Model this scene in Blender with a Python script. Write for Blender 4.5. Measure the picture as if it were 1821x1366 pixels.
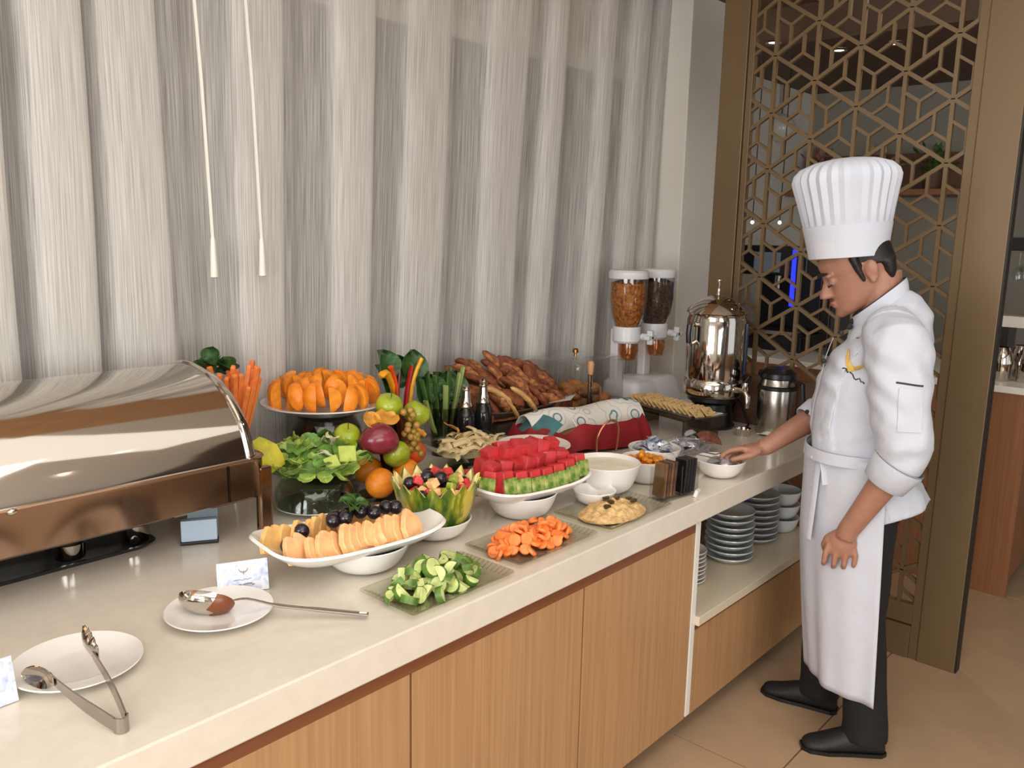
import bpy, bmesh, math, random
from math import sin, cos, pi, radians as R, sqrt, atan2
from mathutils import Vector, Matrix, Euler, noise
random.seed(7)
S = bpy.context.scene
C = S.collection
for o in list(bpy.data.objects): bpy.data.objects.remove(o)
V = Vector

# ------------------------------------------------ camera
YAW, PIT, ROL, CH = R(48.5481), R(10.3393), R(1.1945), 1.7717
fw = V((cos(PIT)*sin(YAW), cos(PIT)*cos(YAW), -sin(PIT)))
rt0 = V((cos(YAW), -sin(YAW), 0)); up0 = rt0.cross(fw)
rt = cos(ROL)*rt0 + sin(ROL)*up0
up = -sin(ROL)*rt0 + cos(ROL)*up0
cd = bpy.data.cameras.new('camera'); cam = bpy.data.objects.new('camera', cd); C.objects.link(cam)
M = Matrix((rt, up, -fw)).transposed().to_4x4(); M.translation = V((0, 0, CH))
cam.matrix_world = M
cd.sensor_width = 36; cd.lens = 1502.0/1821*36; cd.clip_start = .05
S.camera = cam

# ------------------------------------------------ light and exposure
S.view_settings.view_transform = 'Standard'
S.view_settings.look = 'None'
S.view_settings.gamma = 1
S.view_settings.use_curve_mapping = False
S.view_settings.exposure = 0.0
W = bpy.data.worlds.new('daylight'); S.world = W; W.use_nodes = True
W.node_tree.nodes['Background'].inputs[0].default_value = (.86, .93, 1, 1)
W.node_tree.nodes['Background'].inputs[1].default_value = 1.0
def area(name, loc, target, sx, sy, power, col=(1, 1, 1)):
    l = bpy.data.lights.new(name, 'AREA'); l.shape = 'RECTANGLE'; l.size = sx; l.size_y = sy
    l.energy = power; l.color = col
    o = bpy.data.objects.new(name, l); C.objects.link(o); o.location = loc
    o.rotation_euler = (V(target)-V(loc)).to_track_quat('-Z', 'Y').to_euler()
    return o
area('window_daylight', (-1.0, -3.4, 1.6), (.7, 2, .9), 3.4, 1.8, 115, (1, .98, .95))
area('side_window_daylight', (-3.2, .6, 1.7), (2.6, 2.4, 1.8), 2.6, 1.8, 110, (.97, .98, 1))
area('overhead_fill', (-.2, -.8, 2.98), (-.2, -.8, 0), 3.4, 2.8, 66, (1, .965, .92))  # unseen fill light added overhead to brighten the countertop
def spot(name, loc, power, col, size=R(95)):
    l = bpy.data.lights.new(name, 'SPOT'); l.energy = power; l.color = col; l.spot_size = size; l.spot_blend = .7
    l.shadow_soft_size = .05
    o = bpy.data.objects.new(name, l); C.objects.link(o); o.location = loc
area('overhead_fill_rear', (1.7, 1.05, 2.98), (1.9, 1.3, 0), 3.4, 1.3, 14, (1, .97, .92))  # second added overhead fill, for the column and the curtain's right end
for x, y in ((.6, .2), (2.0, .2)):
    spot('downlight_beam', (x, y, 2.97), 10, (1, .86, .68))

spot('column_fill_spot', (4.05, 1.1, 2.97), 22, (1, .93, .82), R(150))  # fill light added behind the screen to lighten the column face
# ------------------------------------------------ materials
def lin(c):
    f = lambda v: v/12.92 if v <= .04045 else ((v+.055)/1.055)**2.4
    return (f(c[0]/255), f(c[1]/255), f(c[2]/255), 1)
MATS = {}
def mat(name, rgb, rough=.5, metal=0, var=0, vs=20, stretch=(1, 1, 1), bump=0, bs=None, coat=0, spec=.5, rgb2=None, sss=0, bd=.01):
    if name in MATS: return MATS[name]
    m = bpy.data.materials.new(name); m.use_nodes = True; t = m.node_tree; b = t.nodes['Principled BSDF']
    b.inputs['Roughness'].default_value = rough; b.inputs['Metallic'].default_value = metal
    b.inputs['Specular IOR Level'].default_value = spec; b.inputs['Coat Weight'].default_value = coat
    b.inputs['Coat Roughness'].default_value = .08
    c = lin(rgb); b.inputs['Base Color'].default_value = c
    if sss:
        b.inputs['Subsurface Weight'].default_value = sss; b.inputs['Subsurface Radius'].default_value = (.01, .004, .002); b.inputs['Subsurface Scale'].default_value = 1
    if var or rgb2 or bump:
        tc = t.nodes.new('ShaderNodeTexCoord'); mp = t.nodes.new('ShaderNodeMapping'); mp.inputs['Scale'].default_value = stretch
        t.links.new(tc.outputs['Object'], mp.inputs[0])
        n = t.nodes.new('ShaderNodeTexNoise'); n.inputs['Scale'].default_value = vs; n.inputs['Detail'].default_value = 4
        t.links.new(mp.outputs[0], n.inputs['Vector'])
        if var or rgb2:
            r = t.nodes.new('ShaderNodeValToRGB')
            if rgb2: a, z = c, lin(rgb2)
            else:
                a = tuple(min(1, v*(1-var)) for v in c[:3])+(1,); z = tuple(min(1, v*(1+var)) for v in c[:3])+(1,)
            r.color_ramp.elements[0].color = a; r.color_ramp.elements[1].color = z
            r.color_ramp.elements[0].position = .35; r.color_ramp.elements[1].position = .65
            t.links.new(n.outputs['Fac'], r.inputs[0]); t.links.new(r.outputs[0], b.inputs['Base Color'])
        if bump:
            bp = t.nodes.new('ShaderNodeBump'); bp.inputs['Strength'].default_value = bump; bp.inputs['Distance'].default_value = bd
            if bs:
                n2 = t.nodes.new('ShaderNodeTexNoise'); n2.inputs['Scale'].default_value = bs; n2.inputs['Detail'].default_value = 3
                t.links.new(mp.outputs[0], n2.inputs['Vector']); t.links.new(n2.outputs['Fac'], bp.inputs['Height'])
            else: t.links.new(n.outputs['Fac'], bp.inputs['Height'])
            t.links.new(bp.outputs[0], b.inputs['Normal'])
    MATS[name] = m; return m
def glass(name, tint=(246, 249, 247), refl=1.0, ior=1.45, rough=.03):
    if name in MATS: return MATS[name]
    m = bpy.data.materials.new(name); m.use_nodes = True; t = m.node_tree; t.nodes.remove(t.nodes['Principled BSDF'])
    tr = t.nodes.new('ShaderNodeBsdfTransparent'); tr.inputs[0].default_value = lin(tint)
    gl = t.nodes.new('ShaderNodeBsdfGlossy'); gl.inputs['Roughness'].default_value = rough; gl.inputs[0].default_value = (refl, refl, refl, 1)
    lw = t.nodes.new('ShaderNodeLayerWeight'); lw.inputs[0].default_value = .5
    pw = t.nodes.new('ShaderNodeMath'); pw.operation = 'POWER'; pw.inputs[1].default_value = 4; t.links.new(lw.outputs['Facing'], pw.inputs[0])
    fr = t.nodes.new('ShaderNodeMath'); fr.operation = 'MULTIPLY_ADD'; fr.inputs[1].default_value = .75; fr.inputs[2].default_value = .045; t.links.new(pw.outputs[0], fr.inputs[0])
    mx = t.nodes.new('ShaderNodeMixShader')
    t.links.new(fr.outputs[0], mx.inputs[0]); t.links.new(tr.outputs[0], mx.inputs[1]); t.links.new(gl.outputs[0], mx.inputs[2])
    t.links.new(mx.outputs[0], t.nodes['Material Output'].inputs[0])
    MATS[name] = m; return m
def emit(name, rgb, s):
    if name in MATS: return MATS[name]
    m = bpy.data.materials.new(name); m.use_nodes = True; b = m.node_tree.nodes['Principled BSDF']
    b.inputs['Base Color'].default_value = lin(rgb); b.inputs['Emission Color'].default_value = lin(rgb); b.inputs['Emission Strength'].default_value = s
    MATS[name] = m; return m

white = mat('white_porcelain', (232, 228, 222), .16, spec=.5, coat=.3)
chrome = mat('polished_steel', (205, 198, 188), .07, 1)
steel = mat('brushed_steel', (176, 170, 162), .24, 1, bump=.05, vs=60, stretch=(1, 1, 30))
brown_refl = mat('steel_brown_reflection', (158, 128, 106), .14, 1)  # brown reflections of the room put into the steel's own colour
darksteel = mat('dark_steel', (70, 68, 66), .3, 1)
black = mat('black_plastic', (20, 19, 19), .35)
clear = glass('clear_glass')
smoke = glass('smoked_glass', (204, 204, 197), 1, 1.5)
green_glass = glass('green_tinted_glass', (238, 243, 236), 1, 1.5)
acrylic = glass('clear_acrylic', (238, 238, 236), 1, 1.4)
orange_m = mat('orange_flesh', (246, 158, 52), .45, var=.15, vs=60)
peel_m = mat('orange_peel', (240, 140, 34), .4, var=.1, vs=80, bump=.1, bs=260, bd=.002)

NTH = 'first second third fourth fifth sixth seventh eighth ninth tenth eleventh twelfth thirteenth fourteenth fifteenth sixteenth seventeenth eighteenth'.split()
def nth(k, n, a, b):
    """which one of a row: counted from the nearer end"""
    return ('%s from %s' % (NTH[k], a)) if k < (n+1)//2 else ('%s from %s' % (NTH[n-1-k], b))
# ------------------------------------------------ mesh helpers
class B:
    def __init__(s): s.v = []; s.f = []
    def add(s, vs, fs):
        k = len(s.v); s.v += [tuple(v) for v in vs]; s.f += [tuple(i+k for i in f) for f in fs]; return s
    def box(s, c, d, rot=None):
        x, y, z = d[0]/2, d[1]/2, d[2]/2
        vs = [V((i, j, k)) for i in (-x, x) for j in (-y, y) for k in (-z, z)]
        if rot is not None: vs = [rot @ v for v in vs]
        c = V(c)
        return s.add([v+c for v in vs], [(0, 1, 3, 2), (4, 6, 7, 5), (0, 4, 5, 1), (2, 3, 7, 6), (0, 2, 6, 4), (1, 5, 7, 3)])
    def bx(s, a, b):
        return s.box([(a[i]+b[i])/2 for i in range(3)], [abs(b[i]-a[i]) for i in range(3)])
    def loft(s, rings, caps=True, closed=False):
        n = len(rings[0]); vs = [p for r in rings for p in r]; fs = []
        m = len(rings)
        for i in range(m if closed else m-1):
            for j in range(n):
                a, b = i*n+j, i*n+(j+1) % n; c, d = ((i+1) % m)*n+(j+1) % n, ((i+1) % m)*n+j
                fs.append((a, b, c, d))
        if caps and not closed:
            fs.append(tuple(range(n-1, -1, -1))); fs.append(tuple((m-1)*n+j for j in range(n)))
        return s.add(vs, fs)
    def lathe(s, prof, seg=32, c=(0, 0, 0), sx=1, sy=1, closed=False, caps=True):
        return s.loft([[(c[0]+r*sx*cos(2*pi*j/seg), c[1]+r*sy*sin(2*pi*j/seg), c[2]+z) for j in range(seg)] for r, z in prof], caps=caps, closed=closed)
    def tube(s, pts, r, seg=8, caps=True, flat=1, upv=(0, 0, 1)):
        pts = [V(p) for p in pts]; rr = r if isinstance(r, (list, tuple)) else [r]*len(pts); rings = []
        prev = None
        for i, p in enumerate(pts):
            t = (pts[min(i+1, len(pts)-1)]-pts[max(i-1, 0)]).normalized()
            if prev is None:
                a = t.cross(V(upv))
                if a.length < 1e-3: a = t.cross(V((1, 0, 0)))
            else: a = prev-t*prev.dot(t)
            a.normalize(); prev = a; b = t.cross(a)
            rings.append([p+a*rr[i]*cos(2*pi*j/seg)+b*rr[i]*flat*sin(2*pi*j/seg) for j in range(seg)])
        return s.loft(rings, caps)
    def ball(s, c, r, seg=12, rings=8, rot=None):
        r = (r, r, r) if not isinstance(r, (tuple, list)) else r; c = V(c)
        rs = []
        for i in range(1, rings):
            a = pi*i/rings
            ring = [V((r[0]*sin(a)*cos(2*pi*j/seg), r[1]*sin(a)*sin(2*pi*j/seg), r[2]*cos(a))) for j in range(seg)]
            rs.append([(rot @ v if rot else v)+c for v in ring])
        k = len(s.v); s.loft(rs[::-1], caps=False)
        t = V((0, 0, r[2])); bt = V((0, 0, -r[2]))
        if rot: t = rot @ t; bt = rot @ bt
        s.v += [tuple(bt+c), tuple(t+c)]; n = len(s.v); last = k+(rings-2)*seg
        for j in range(seg):
            s.f.append((n-2, k+(j+1) % seg, k+j)); s.f.append((n-1, last+j, last+(j+1) % seg))
        return s
    def grid(s, fn, nu, nv):
        vs = [fn(i/nu, j/nv) for j in range(nv+1) for i in range(nu+1)]
        return s.add(vs, [(j*(nu+1)+i, j*(nu+1)+i+1, (j+1)*(nu+1)+i+1, (j+1)*(nu+1)+i) for j in range(nv) for i in range(nu)])
    def prism(s, poly, z0, z1, M_=None):
        n = len(poly); vs = [V((x, y, z0)) for x, y in poly]+[V((x, y, z1)) for x, y in poly]
        if M_ is not None: vs = [M_ @ v for v in vs]
        return s.add(vs, [tuple(range(n-1, -1, -1)), tuple(range(n, 2*n))]+[(i, (i+1) % n, n+(i+1) % n, n+i) for i in range(n)])

def mesh(name, b, m, smooth=True, bevel=0, sub=0, voxel=0, solid=0, bseg=2, disp=None, auto=35):
    me = bpy.data.meshes.new(name); me.from_pydata([tuple(v) for v in b.v], [], b.f); me.update()
    bm = bmesh.new(); bm.from_mesh(me)
    if voxel == 0: bmesh.ops.remove_doubles(bm, verts=bm.verts, dist=1e-6)
    bmesh.ops.recalc_face_normals(bm, faces=bm.faces); bm.to_mesh(me); bm.free()
    if bevel or sub or voxel or solid:
        o = bpy.data.objects.new('tmp', me); C.objects.link(o)
        if solid:
            q = o.modifiers.new('s', 'SOLIDIFY'); q.thickness = solid; q.offset = 0
        if voxel:
            q = o.modifiers.new('r', 'REMESH'); q.mode = 'VOXEL'; q.voxel_size = voxel; q.use_smooth_shade = True
            q = o.modifiers.new('m', 'SMOOTH'); q.factor = .5; q.iterations = 3
        if bevel:
            q = o.modifiers.new('b', 'BEVEL'); q.width = bevel; q.segments = bseg; q.limit_method = 'ANGLE'; q.angle_limit = R(30)
        if sub:
            q = o.modifiers.new('u', 'SUBSURF'); q.levels = sub; q.render_levels = sub
        dg = bpy.context.evaluated_depsgraph_get(); me2 = bpy.data.meshes.new_from_object(o.evaluated_get(dg))
        bpy.data.objects.remove(o); me = me2; me.name = name
    if disp:
        for v in me.vertices: v.co = disp(v.co.copy())
        me.update()
    me.materials.clear(); me.materials.append(m)
    for p in me.polygons: p.use_smooth = bool(smooth)
    if smooth and auto:
        try: me.set_sharp_from_angle(angle=R(auto))
        except Exception: pass
    return me
def obj(name, b, m, parent=None, loc=(0, 0, 0), rot=(0, 0, 0), label=None, **k):
    me = b if isinstance(b, bpy.types.Mesh) else mesh(name, b, m, **k)
    o = bpy.data.objects.new(name, me); C.objects.link(o); o.location = loc; o.rotation_euler = rot
    if parent: o.parent = parent
    if label: o['label'] = label
    return o
def tag(o, label, cat, group=None):
    o['label'] = label; o['category'] = cat
    if group: o['group'] = group
    return o
def thing(name, label, cat, loc=(0, 0, 0), rz=0, group=None):
    o = bpy.data.objects.new(name, None); C.objects.link(o); o.location = loc; o.rotation_euler = (0, 0, rz); o.empty_display_size = .05
    return tag(o, label, cat, group)
def struct(name, b, m, parent=None, **k):
    o = obj(name, b, m, parent, **k)
    if not parent: o['kind'] = 'structure'
    return o
def dup(o, loc, rot=None, label=None, scale=None, parent=None):
    c = o.copy(); C.objects.link(c); c.location = loc
    if parent: c.parent = parent
    if rot is not None: c.rotation_euler = rot
    if label: c['label'] = label
    if scale is not None: c.scale = scale if isinstance(scale, tuple) else (scale,)*3
    for ch in o.children:
        d = ch.copy(); C.objects.link(d); d.parent = c
        for g in ch.children:
            e = g.copy(); C.objects.link(e); e.parent = d
    return c
class Many:
    """one of a kind is built, the rest are copies that share its mesh"""
    def __init__(s, proto): s.o = proto; s.n = 0
    def put(s, loc, rot=(0, 0, 0), label=None, scale=None):
        s.n += 1
        if s.n == 1:
            s.o.location = loc; s.o.rotation_euler = rot
            if label: s.o['label'] = label
            if scale is not None: s.o.scale = scale if isinstance(scale, tuple) else (scale,)*3
            return s.o
        return dup(s.o, loc, rot, label, scale)
U = random.uniform
CT = .9      # counter top

# ================================================ the room
CEIL, BCEIL = 3.02, 2.82
wallc = mat('cream_paint', (224, 221, 211), .7, var=.02, vs=4)
tile_m = mat('beige_floor_tile', (176, 147, 117), .28, var=.05, vs=5, spec=.4)
grout_m = mat('grout', (120, 92, 68), .8)
b = B().bx((-3.5, -4.2, -.06), (6.6, 3.0, -.006))
fl = struct('floor', b, grout_m, smooth=False)
TS, tx0, ty0 = .735, 2.475, 1.0
tm = mesh('tile', B().box((0, 0, -.003), (TS-.006, TS-.006, .006)), tile_m, smooth=False)
for i in range(-5, 6):
    for j in range(-5, 3):
        x, y = tx0+TS*(i+.5), ty0+TS*(j+.5)
        if x < -1 and y < -1: continue
        if x > 6.4: continue
        obj('tile', tm, None, fl, loc=(x, y, 0))
wood_ceil = mat('wood_ceiling', (206, 162, 122), .45, var=.15, vs=6, stretch=(1, 12, 1))
brown_ceil = mat('brown_ceiling', (96, 74, 58), .6)
struct('ceiling', B().bx((-3.5, -4.2, CEIL), (3.66, 1.86, CEIL+.05)), mat('white_ceiling', (232, 228, 220), .8), smooth=False)
struct('trim_1', B().bx((-3.5, 1.86, CEIL-.005), (3.66, 2.75, CEIL+.05)), wood_ceil, smooth=False)
struct('trim_2', B().bx((4.72, -4.2, BCEIL), (6.6, 2.75, CEIL+.05)).bx((4.0, -4.2, CEIL), (4.72, 2.75, CEIL+.05)).bx((3.66, -4.2, CEIL), (4.0, 2.75, CEIL+.05)), brown_ceil, smooth=False)
struct('wall_rear', B().bx((-3.5, 2.75, 0), (6.6, 2.9, CEIL)), wallc, smooth=False)
struct('wall_far', B().bx((6.45, -4.2, 0), (6.6, 2.75, CEIL)), mat('grey_wall_paint', (140, 136, 124), .7), smooth=False)
w = struct('wall_near', B().bx((-3.5, -4.2, 0), (6.45, -4.05, .75)).bx((-3.5, -4.2, 2.65), (6.45, -4.05, CEIL)).bx((-3.5, -4.2, .75), (-2.6, -4.05, 2.65)).bx((1.5, -4.2, .75), (2.1, -4.05, 2.65)).bx((5.2, -4.2, .75), (6.45, -4.05, 2.65)), mat('tan_wall', (150, 118, 88), .6), smooth=False)
struct('wall_side', B().bx((-3.5, -4.05, 0), (-3.4, 2.75, .75)).bx((-3.5, -4.05, 2.65), (-3.4, 2.75, CEIL)).bx((-3.5, 1.9, .75), (-3.4, 2.75, 2.65)).bx((-3.5, -4.05, .75), (-3.4, -1.2, 2.65)), wallc, smooth=False)
# column that closes the curtain
struct('wall_column', B().bx((4.10, 2.42, 0), (4.6, 2.75, CEIL)), wallc, smooth=False, bevel=.006)
# roller blind behind the sheer curtain
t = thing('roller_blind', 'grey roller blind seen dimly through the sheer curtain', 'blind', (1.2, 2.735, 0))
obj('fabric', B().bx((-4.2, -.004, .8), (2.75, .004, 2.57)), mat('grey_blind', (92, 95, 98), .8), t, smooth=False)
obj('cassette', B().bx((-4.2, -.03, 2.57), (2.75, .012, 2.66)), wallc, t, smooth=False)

# ------------------------------------------------ the sheer curtain
def curtain_mat():
    m = bpy.data.materials.new('sheer_slub_curtain'); m.use_nodes = True; t = m.node_tree; n = t.nodes; L = t.links
    n.remove(n['Principled BSDF'])
    uv = n.new('ShaderNodeUVMap'); uv.uv_map = 'weave'
    mp = n.new('ShaderNodeMapping'); mp.inputs['Scale'].default_value = (260, 3.5, 1); L.new(uv.outputs[0], mp.inputs[0])
    no = n.new('ShaderNodeTexNoise'); no.inputs['Scale'].default_value = 1; no.inputs['Detail'].default_value = 3; L.new(mp.outputs[0], no.inputs['Vector'])
    r = n.new('ShaderNodeValToRGB'); L.new(no.outputs['Fac'], r.inputs[0])
    r.color_ramp.elements[0].position = .32; r.color_ramp.elements[0].color = lin((212, 209, 203))
    r.color_ramp.elements[1].position = .62; r.color_ramp.elements[1].color = lin((236, 233, 227))
    d = n.new('ShaderNodeBsdfDiffuse'); tl = n.new('ShaderNodeBsdfTranslucent'); tr = n.new('ShaderNodeBsdfTransparent')
    L.new(r.outputs[0], d.inputs[0]); L.new(r.outputs[0], tl.inputs[0])
    m1 = n.new('ShaderNodeMixShader'); m1.inputs[0].default_value = .25; L.new(d.outputs[0], m1.inputs[1]); L.new(tl.outputs[0], m1.inputs[2])
    r2 = n.new('ShaderNodeValToRGB'); L.new(no.outputs['Fac'], r2.inputs[0])
    r2.color_ramp.elements[0].position = .3; r2.color_ramp.elements[0].color = (.50, .50, .50, 1)
    r2.color_ramp.elements[1].position = .6; r2.color_ramp.elements[1].color = (.25, .25, .25, 1)
    m2 = n.new('ShaderNodeMixShader'); L.new(r2.outputs[0], m2.inputs[0]); L.new(m1.outputs[0], m2.inputs[1]); L.new(tr.outputs[0], m2.inputs[2])
    L.new(m2.outputs[0], n['Material Output'].inputs[0]); return m
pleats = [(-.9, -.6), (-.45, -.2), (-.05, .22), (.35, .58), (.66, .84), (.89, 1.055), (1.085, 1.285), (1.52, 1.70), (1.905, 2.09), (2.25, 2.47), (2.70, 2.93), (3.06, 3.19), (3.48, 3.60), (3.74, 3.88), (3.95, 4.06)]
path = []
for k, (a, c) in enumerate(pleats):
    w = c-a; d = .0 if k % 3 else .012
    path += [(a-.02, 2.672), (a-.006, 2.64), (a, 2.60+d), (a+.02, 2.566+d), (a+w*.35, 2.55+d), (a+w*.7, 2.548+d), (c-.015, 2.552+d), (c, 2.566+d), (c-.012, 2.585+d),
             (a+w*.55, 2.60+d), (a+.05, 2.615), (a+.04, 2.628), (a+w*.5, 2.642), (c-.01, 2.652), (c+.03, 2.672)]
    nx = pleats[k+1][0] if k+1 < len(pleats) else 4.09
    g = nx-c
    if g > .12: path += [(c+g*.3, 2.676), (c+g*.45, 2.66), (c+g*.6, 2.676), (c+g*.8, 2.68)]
# smooth path
def cr(p, n=3):
    out = []
    for i in range(len(p)-1):
        p0, p1, p2, p3 = [V(p[max(0, min(len(p)-1, i+q))]).to_3d() for q in (-1, 0, 1, 2)]
        for s in range(n):
            u = s/n
            out.append(.5*((2*p1)+(p2-p0)*u+(2*p0-5*p1+4*p2-p3)*u*u+(3*p1-p0-3*p2+p3)*u**3))
    out.append(V(p[-1]).to_3d()); return out
cp = cr(path, 3); NZ = 14; z0, z1 = .915, CEIL-.01
vs, uvs, acc = [], [], [0]
for i in range(1, len(cp)): acc.append(acc[-1]+(cp[i]-cp[i-1]).length)
for j in range(NZ+1):
    z = z0+(z1-z0)*j/NZ
    for i, p in enumerate(cp):
        lean = (.06*max(0, min(1, (p.x-1.4)/1.2)))*(z-1.9)
        vs.append((p.x+lean+.006*sin(z*2.1+p.x*9), p.y+.004*sin(z*3+p.x*5), z)); uvs.append((acc[i], z))
nn = len(cp); fs = [(j*nn+i, j*nn+i+1, (j+1)*nn+i+1, (j+1)*nn+i) for j in range(NZ) for i in range(nn-1)]
me = bpy.data.meshes.new('curtain'); me.from_pydata(vs, [], fs); ul = me.uv_layers.new(name='weave')
for l in me.loops: ul.data[l.index].uv = uvs[l.vertex_index]
me.materials.append(curtain_mat())
for p in me.polygons: p.use_smooth = True
o = bpy.data.objects.new('curtain', me); C.objects.link(o)
tag(o, 'long cream sheer curtain with soft vertical pleats behind the buffet', 'curtain')
cord_m = mat('ivory_cord', (225, 222, 212), .5)
for (x, zb, lab) in ((1.40, 1.60, 'ivory blind cord with bell weight hanging before a grey curtain fold'), (1.575, 1.60, 'fainter ivory blind cord hanging before a bright curtain fold')):
    t = thing('blind_cord', lab, 'cord', (x, 2.515, zb))
    obj('string', B().tube([(-.035, .02, 1.21), (-.015, .0, .6), (0, 0, .13)], .0055, 6), cord_m, t)
    obj('bell_weight', B().lathe([(.004, .135), (.008, .12), (.012, .02), (.013, .004), (.006, 0)], 14), cord_m, t)

# ------------------------------------------------ counter
def wood(name, rgb, rgb2, axis):
    if name in MATS: return MATS[name]
    m = bpy.data.materials.new(name); m.use_nodes = True; t = m.node_tree; n = t.nodes; L = t.links; bs = n['Principled BSDF']
    tc = n.new('ShaderNodeTexCoord'); mp = n.new('ShaderNodeMapping'); mp.inputs['Scale'].default_value = {'z': (90, 90, 1.6), 'x': (1.6, 90, 90), 'y': (90, 1.6, 90)}[axis]
    L.new(tc.outputs['Object'], mp.inputs[0]); no = n.new('ShaderNodeTexNoise'); no.inputs['Scale'].default_value = 1; no.inputs['Detail'].default_value = 5
    L.new(mp.outputs[0], no.inputs['Vector']); r = n.new('ShaderNodeValToRGB'); L.new(no.outputs['Fac'], r.inputs[0])
    r.color_ramp.elements[0].color = lin(rgb); r.color_ramp.elements[0].position = .3
    r.color_ramp.elements[1].color = lin(rgb2); r.color_ramp.elements[1].position = .7
    L.new(r.outputs[0], bs.inputs['Base Color']); bs.inputs['Roughness'].default_value = .42; MATS[name] = m; return m
oak = wood('straight_grain_oak', (162, 122, 82), (181, 141, 99), 'z')
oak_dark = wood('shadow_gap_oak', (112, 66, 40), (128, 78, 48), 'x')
stone = mat('cream_quartz', (216, 207, 192), .13, var=.025, vs=30, spec=.5)
YF = 1.309
t = thing('countertop', 'continuous glossy cream stone countertop under the whole buffet', 'countertop', (0, 0, 0))
bb = B().prism([(-1.2, YF), (3.645, YF), (3.645, 2.0), (4.095, 2.0), (4.095, 2.70), (-1.2, 2.70)], .82, CT)
obj('slab', bb, stone, t, smooth=False, bevel=.004)
t = thing('base_cabinet', 'oak fronted base cabinet run with flush doors under the countertop', 'cabinet', (0, 0, 0))
obj('body', B().bx((-1.2, YF+.05, .09), (2.462, 2.6, .775)), oak, t, smooth=False)
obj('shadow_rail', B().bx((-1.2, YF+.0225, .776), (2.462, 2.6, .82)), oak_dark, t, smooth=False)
obj('toe_kick', B().bx((-1.2, YF+.09, 0), (3.645, 2.6, .085)), mat('dark_kick', (58, 42, 32), .5), t, smooth=False)
for a, c in ((-.80, -.13), (-.126, .526), (.53, 1.180), (1.184, 1.835), (1.839, 2.463)):
    obj('door', B().bx((a+.0015, YF+.022, .085), (c-.0015, YF+.05, .776)), oak, t, smooth=False, bevel=.0015)
t = thing('open_shelf_unit', 'white open shelf unit holding stacked plates above an oak drawer front', 'shelf', (2.465, YF, 0))
wl = mat('white_laminate', (226, 222, 212), .3)
obj('side_panel', B().bx((0, .02, .09), (.03, 1.2, .82)), wl, t, smooth=False, bevel=.002)
obj('shelf_board', B().bx((.03, .005, .428), (1.18, .62, .462)), mat('shelf_laminate', (214, 200, 174), .25), t, smooth=False, bevel=.002)
obj('back_panel', B().bx((.03, .62, .462), (1.18, .64, .82)), mat('shelf_back', (120, 100, 84), .5), t, smooth=False)
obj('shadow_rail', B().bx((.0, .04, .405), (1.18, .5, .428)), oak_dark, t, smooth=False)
obj('drawer_front', B().bx((.002, .022, .085), (1.18, .05, .405)), oak, t, smooth=False, bevel=.0015)

# ------------------------------------------------ lattice screen
bronze = mat('bronze_lacquer', (112, 91, 63), .42, metal=.25, var=.06, vs=3, stretch=(1, 1, .3))
SX = 3.675
t = thing('lattice_screen', 'tall bronze screen with star and cube lattice behind the chef', 'screen', (SX, 0, 0))
YL0, YL1, ZL0, ZL1 = .932, 1.842, .235, 2.80
lb = B()
def bar(p, q, w, d):
    (y0, z0), (y1, z1) = p, q
    # clip to the opening
    t0, t1 = 0, 1; dy, dz = y1-y0, z1-z0
    for a, dd, lo, hi in ((y0, dy, YL0, YL1), (z0, dz, ZL0, ZL1)):
        if abs(dd) < 1e-9:
            if a < lo or a > hi: return
        else:
            u0, u1 = sorted(((lo-a)/dd, (hi-a)/dd)); t0 = max(t0, u0); t1 = min(t1, u1)
    if t1-t0 < 1e-3: return
    ya, za, yb, zb = y0+dy*t0, z0+dz*t0, y0+dy*t1, z0+dz*t1
    l = sqrt((yb-ya)**2+(zb-za)**2)
    lb.box((0, (ya+yb)/2, (za+zb)/2), (d, l+.004, w), Matrix.Rotation(atan2(zb-za, yb-ya), 3, 'X'))
sp, cw = .2404, .18525
hub = lambda c, i: (1.7397-c*cw, 2.5444-(i-(.5 if c % 2 else 0))*sp)
for c in range(-1, 6):
    for i in range(-3, 12):
        h = hub(c, i); dn = hub(c, i+1)
        up_ = hub(c+1, i) if c % 2 == 0 else hub(c+1, i-1)
        dr = hub(c+1, i+1) if c % 2 == 0 else hub(c+1, i)
        bar(h, dn, .0155, .02); bar(h, up_, .0155, .0196); bar(h, dr, .0155, .0192)
        mix = lambda a, b_, k: (a[0]+(b_[0]-a[0])*k, a[1]+(b_[1]-a[1])*k)
        T, Bo, Rr = h, dn, dr
        G = ((T[0]+Bo[0]+Rr[0])/3, (T[1]+Bo[1]+Rr[1])/3)
        for e_, q in enumerate((mix(T, Bo, 1/3), mix(Bo, Rr, 1/3), mix(Rr, T, 1/3))): bar(G, q, .0115, .0184-.0005*e_)
        T, Bo, Ll = up_, dr, h
        G = ((T[0]+Bo[0]+Ll[0])/3, (T[1]+Bo[1]+Ll[1])/3)
        for e_, q in enumerate((mix(T, Ll, 1/3), mix(Ll, Bo, 1/3), mix(Bo, T, 1/3))): bar(G, q, .0115, .0184-.0005*e_)
obj('lattice', lb, bronze, t, smooth=False)
obj('stile', B().bx((-.022, 1.868, 0), (.03, 1.992, CEIL-.002)), bronze, t, smooth=False, bevel=.003)
obj('stile', B().bx((-.016, 1.836, 0), (.02, 1.864, CEIL-.002)), bronze, t, smooth=False, bevel=.002)
obj('stile', B().bx((-.022, .752, 0), (.03, .900, CEIL-.002)), bronze, t, smooth=False, bevel=.003)
obj('stile', B().bx((-.016, .900, 0), (.02, .936, CEIL-.002)), bronze, t, smooth=False, bevel=.002)
obj('bottom_rail', B().bx((-.022, .936, 0), (.03, 1.836, .145)).bx((-.016, .936, .152), (.02, 1.836, .24)), bronze, t, smooth=False, bevel=.002)
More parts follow.
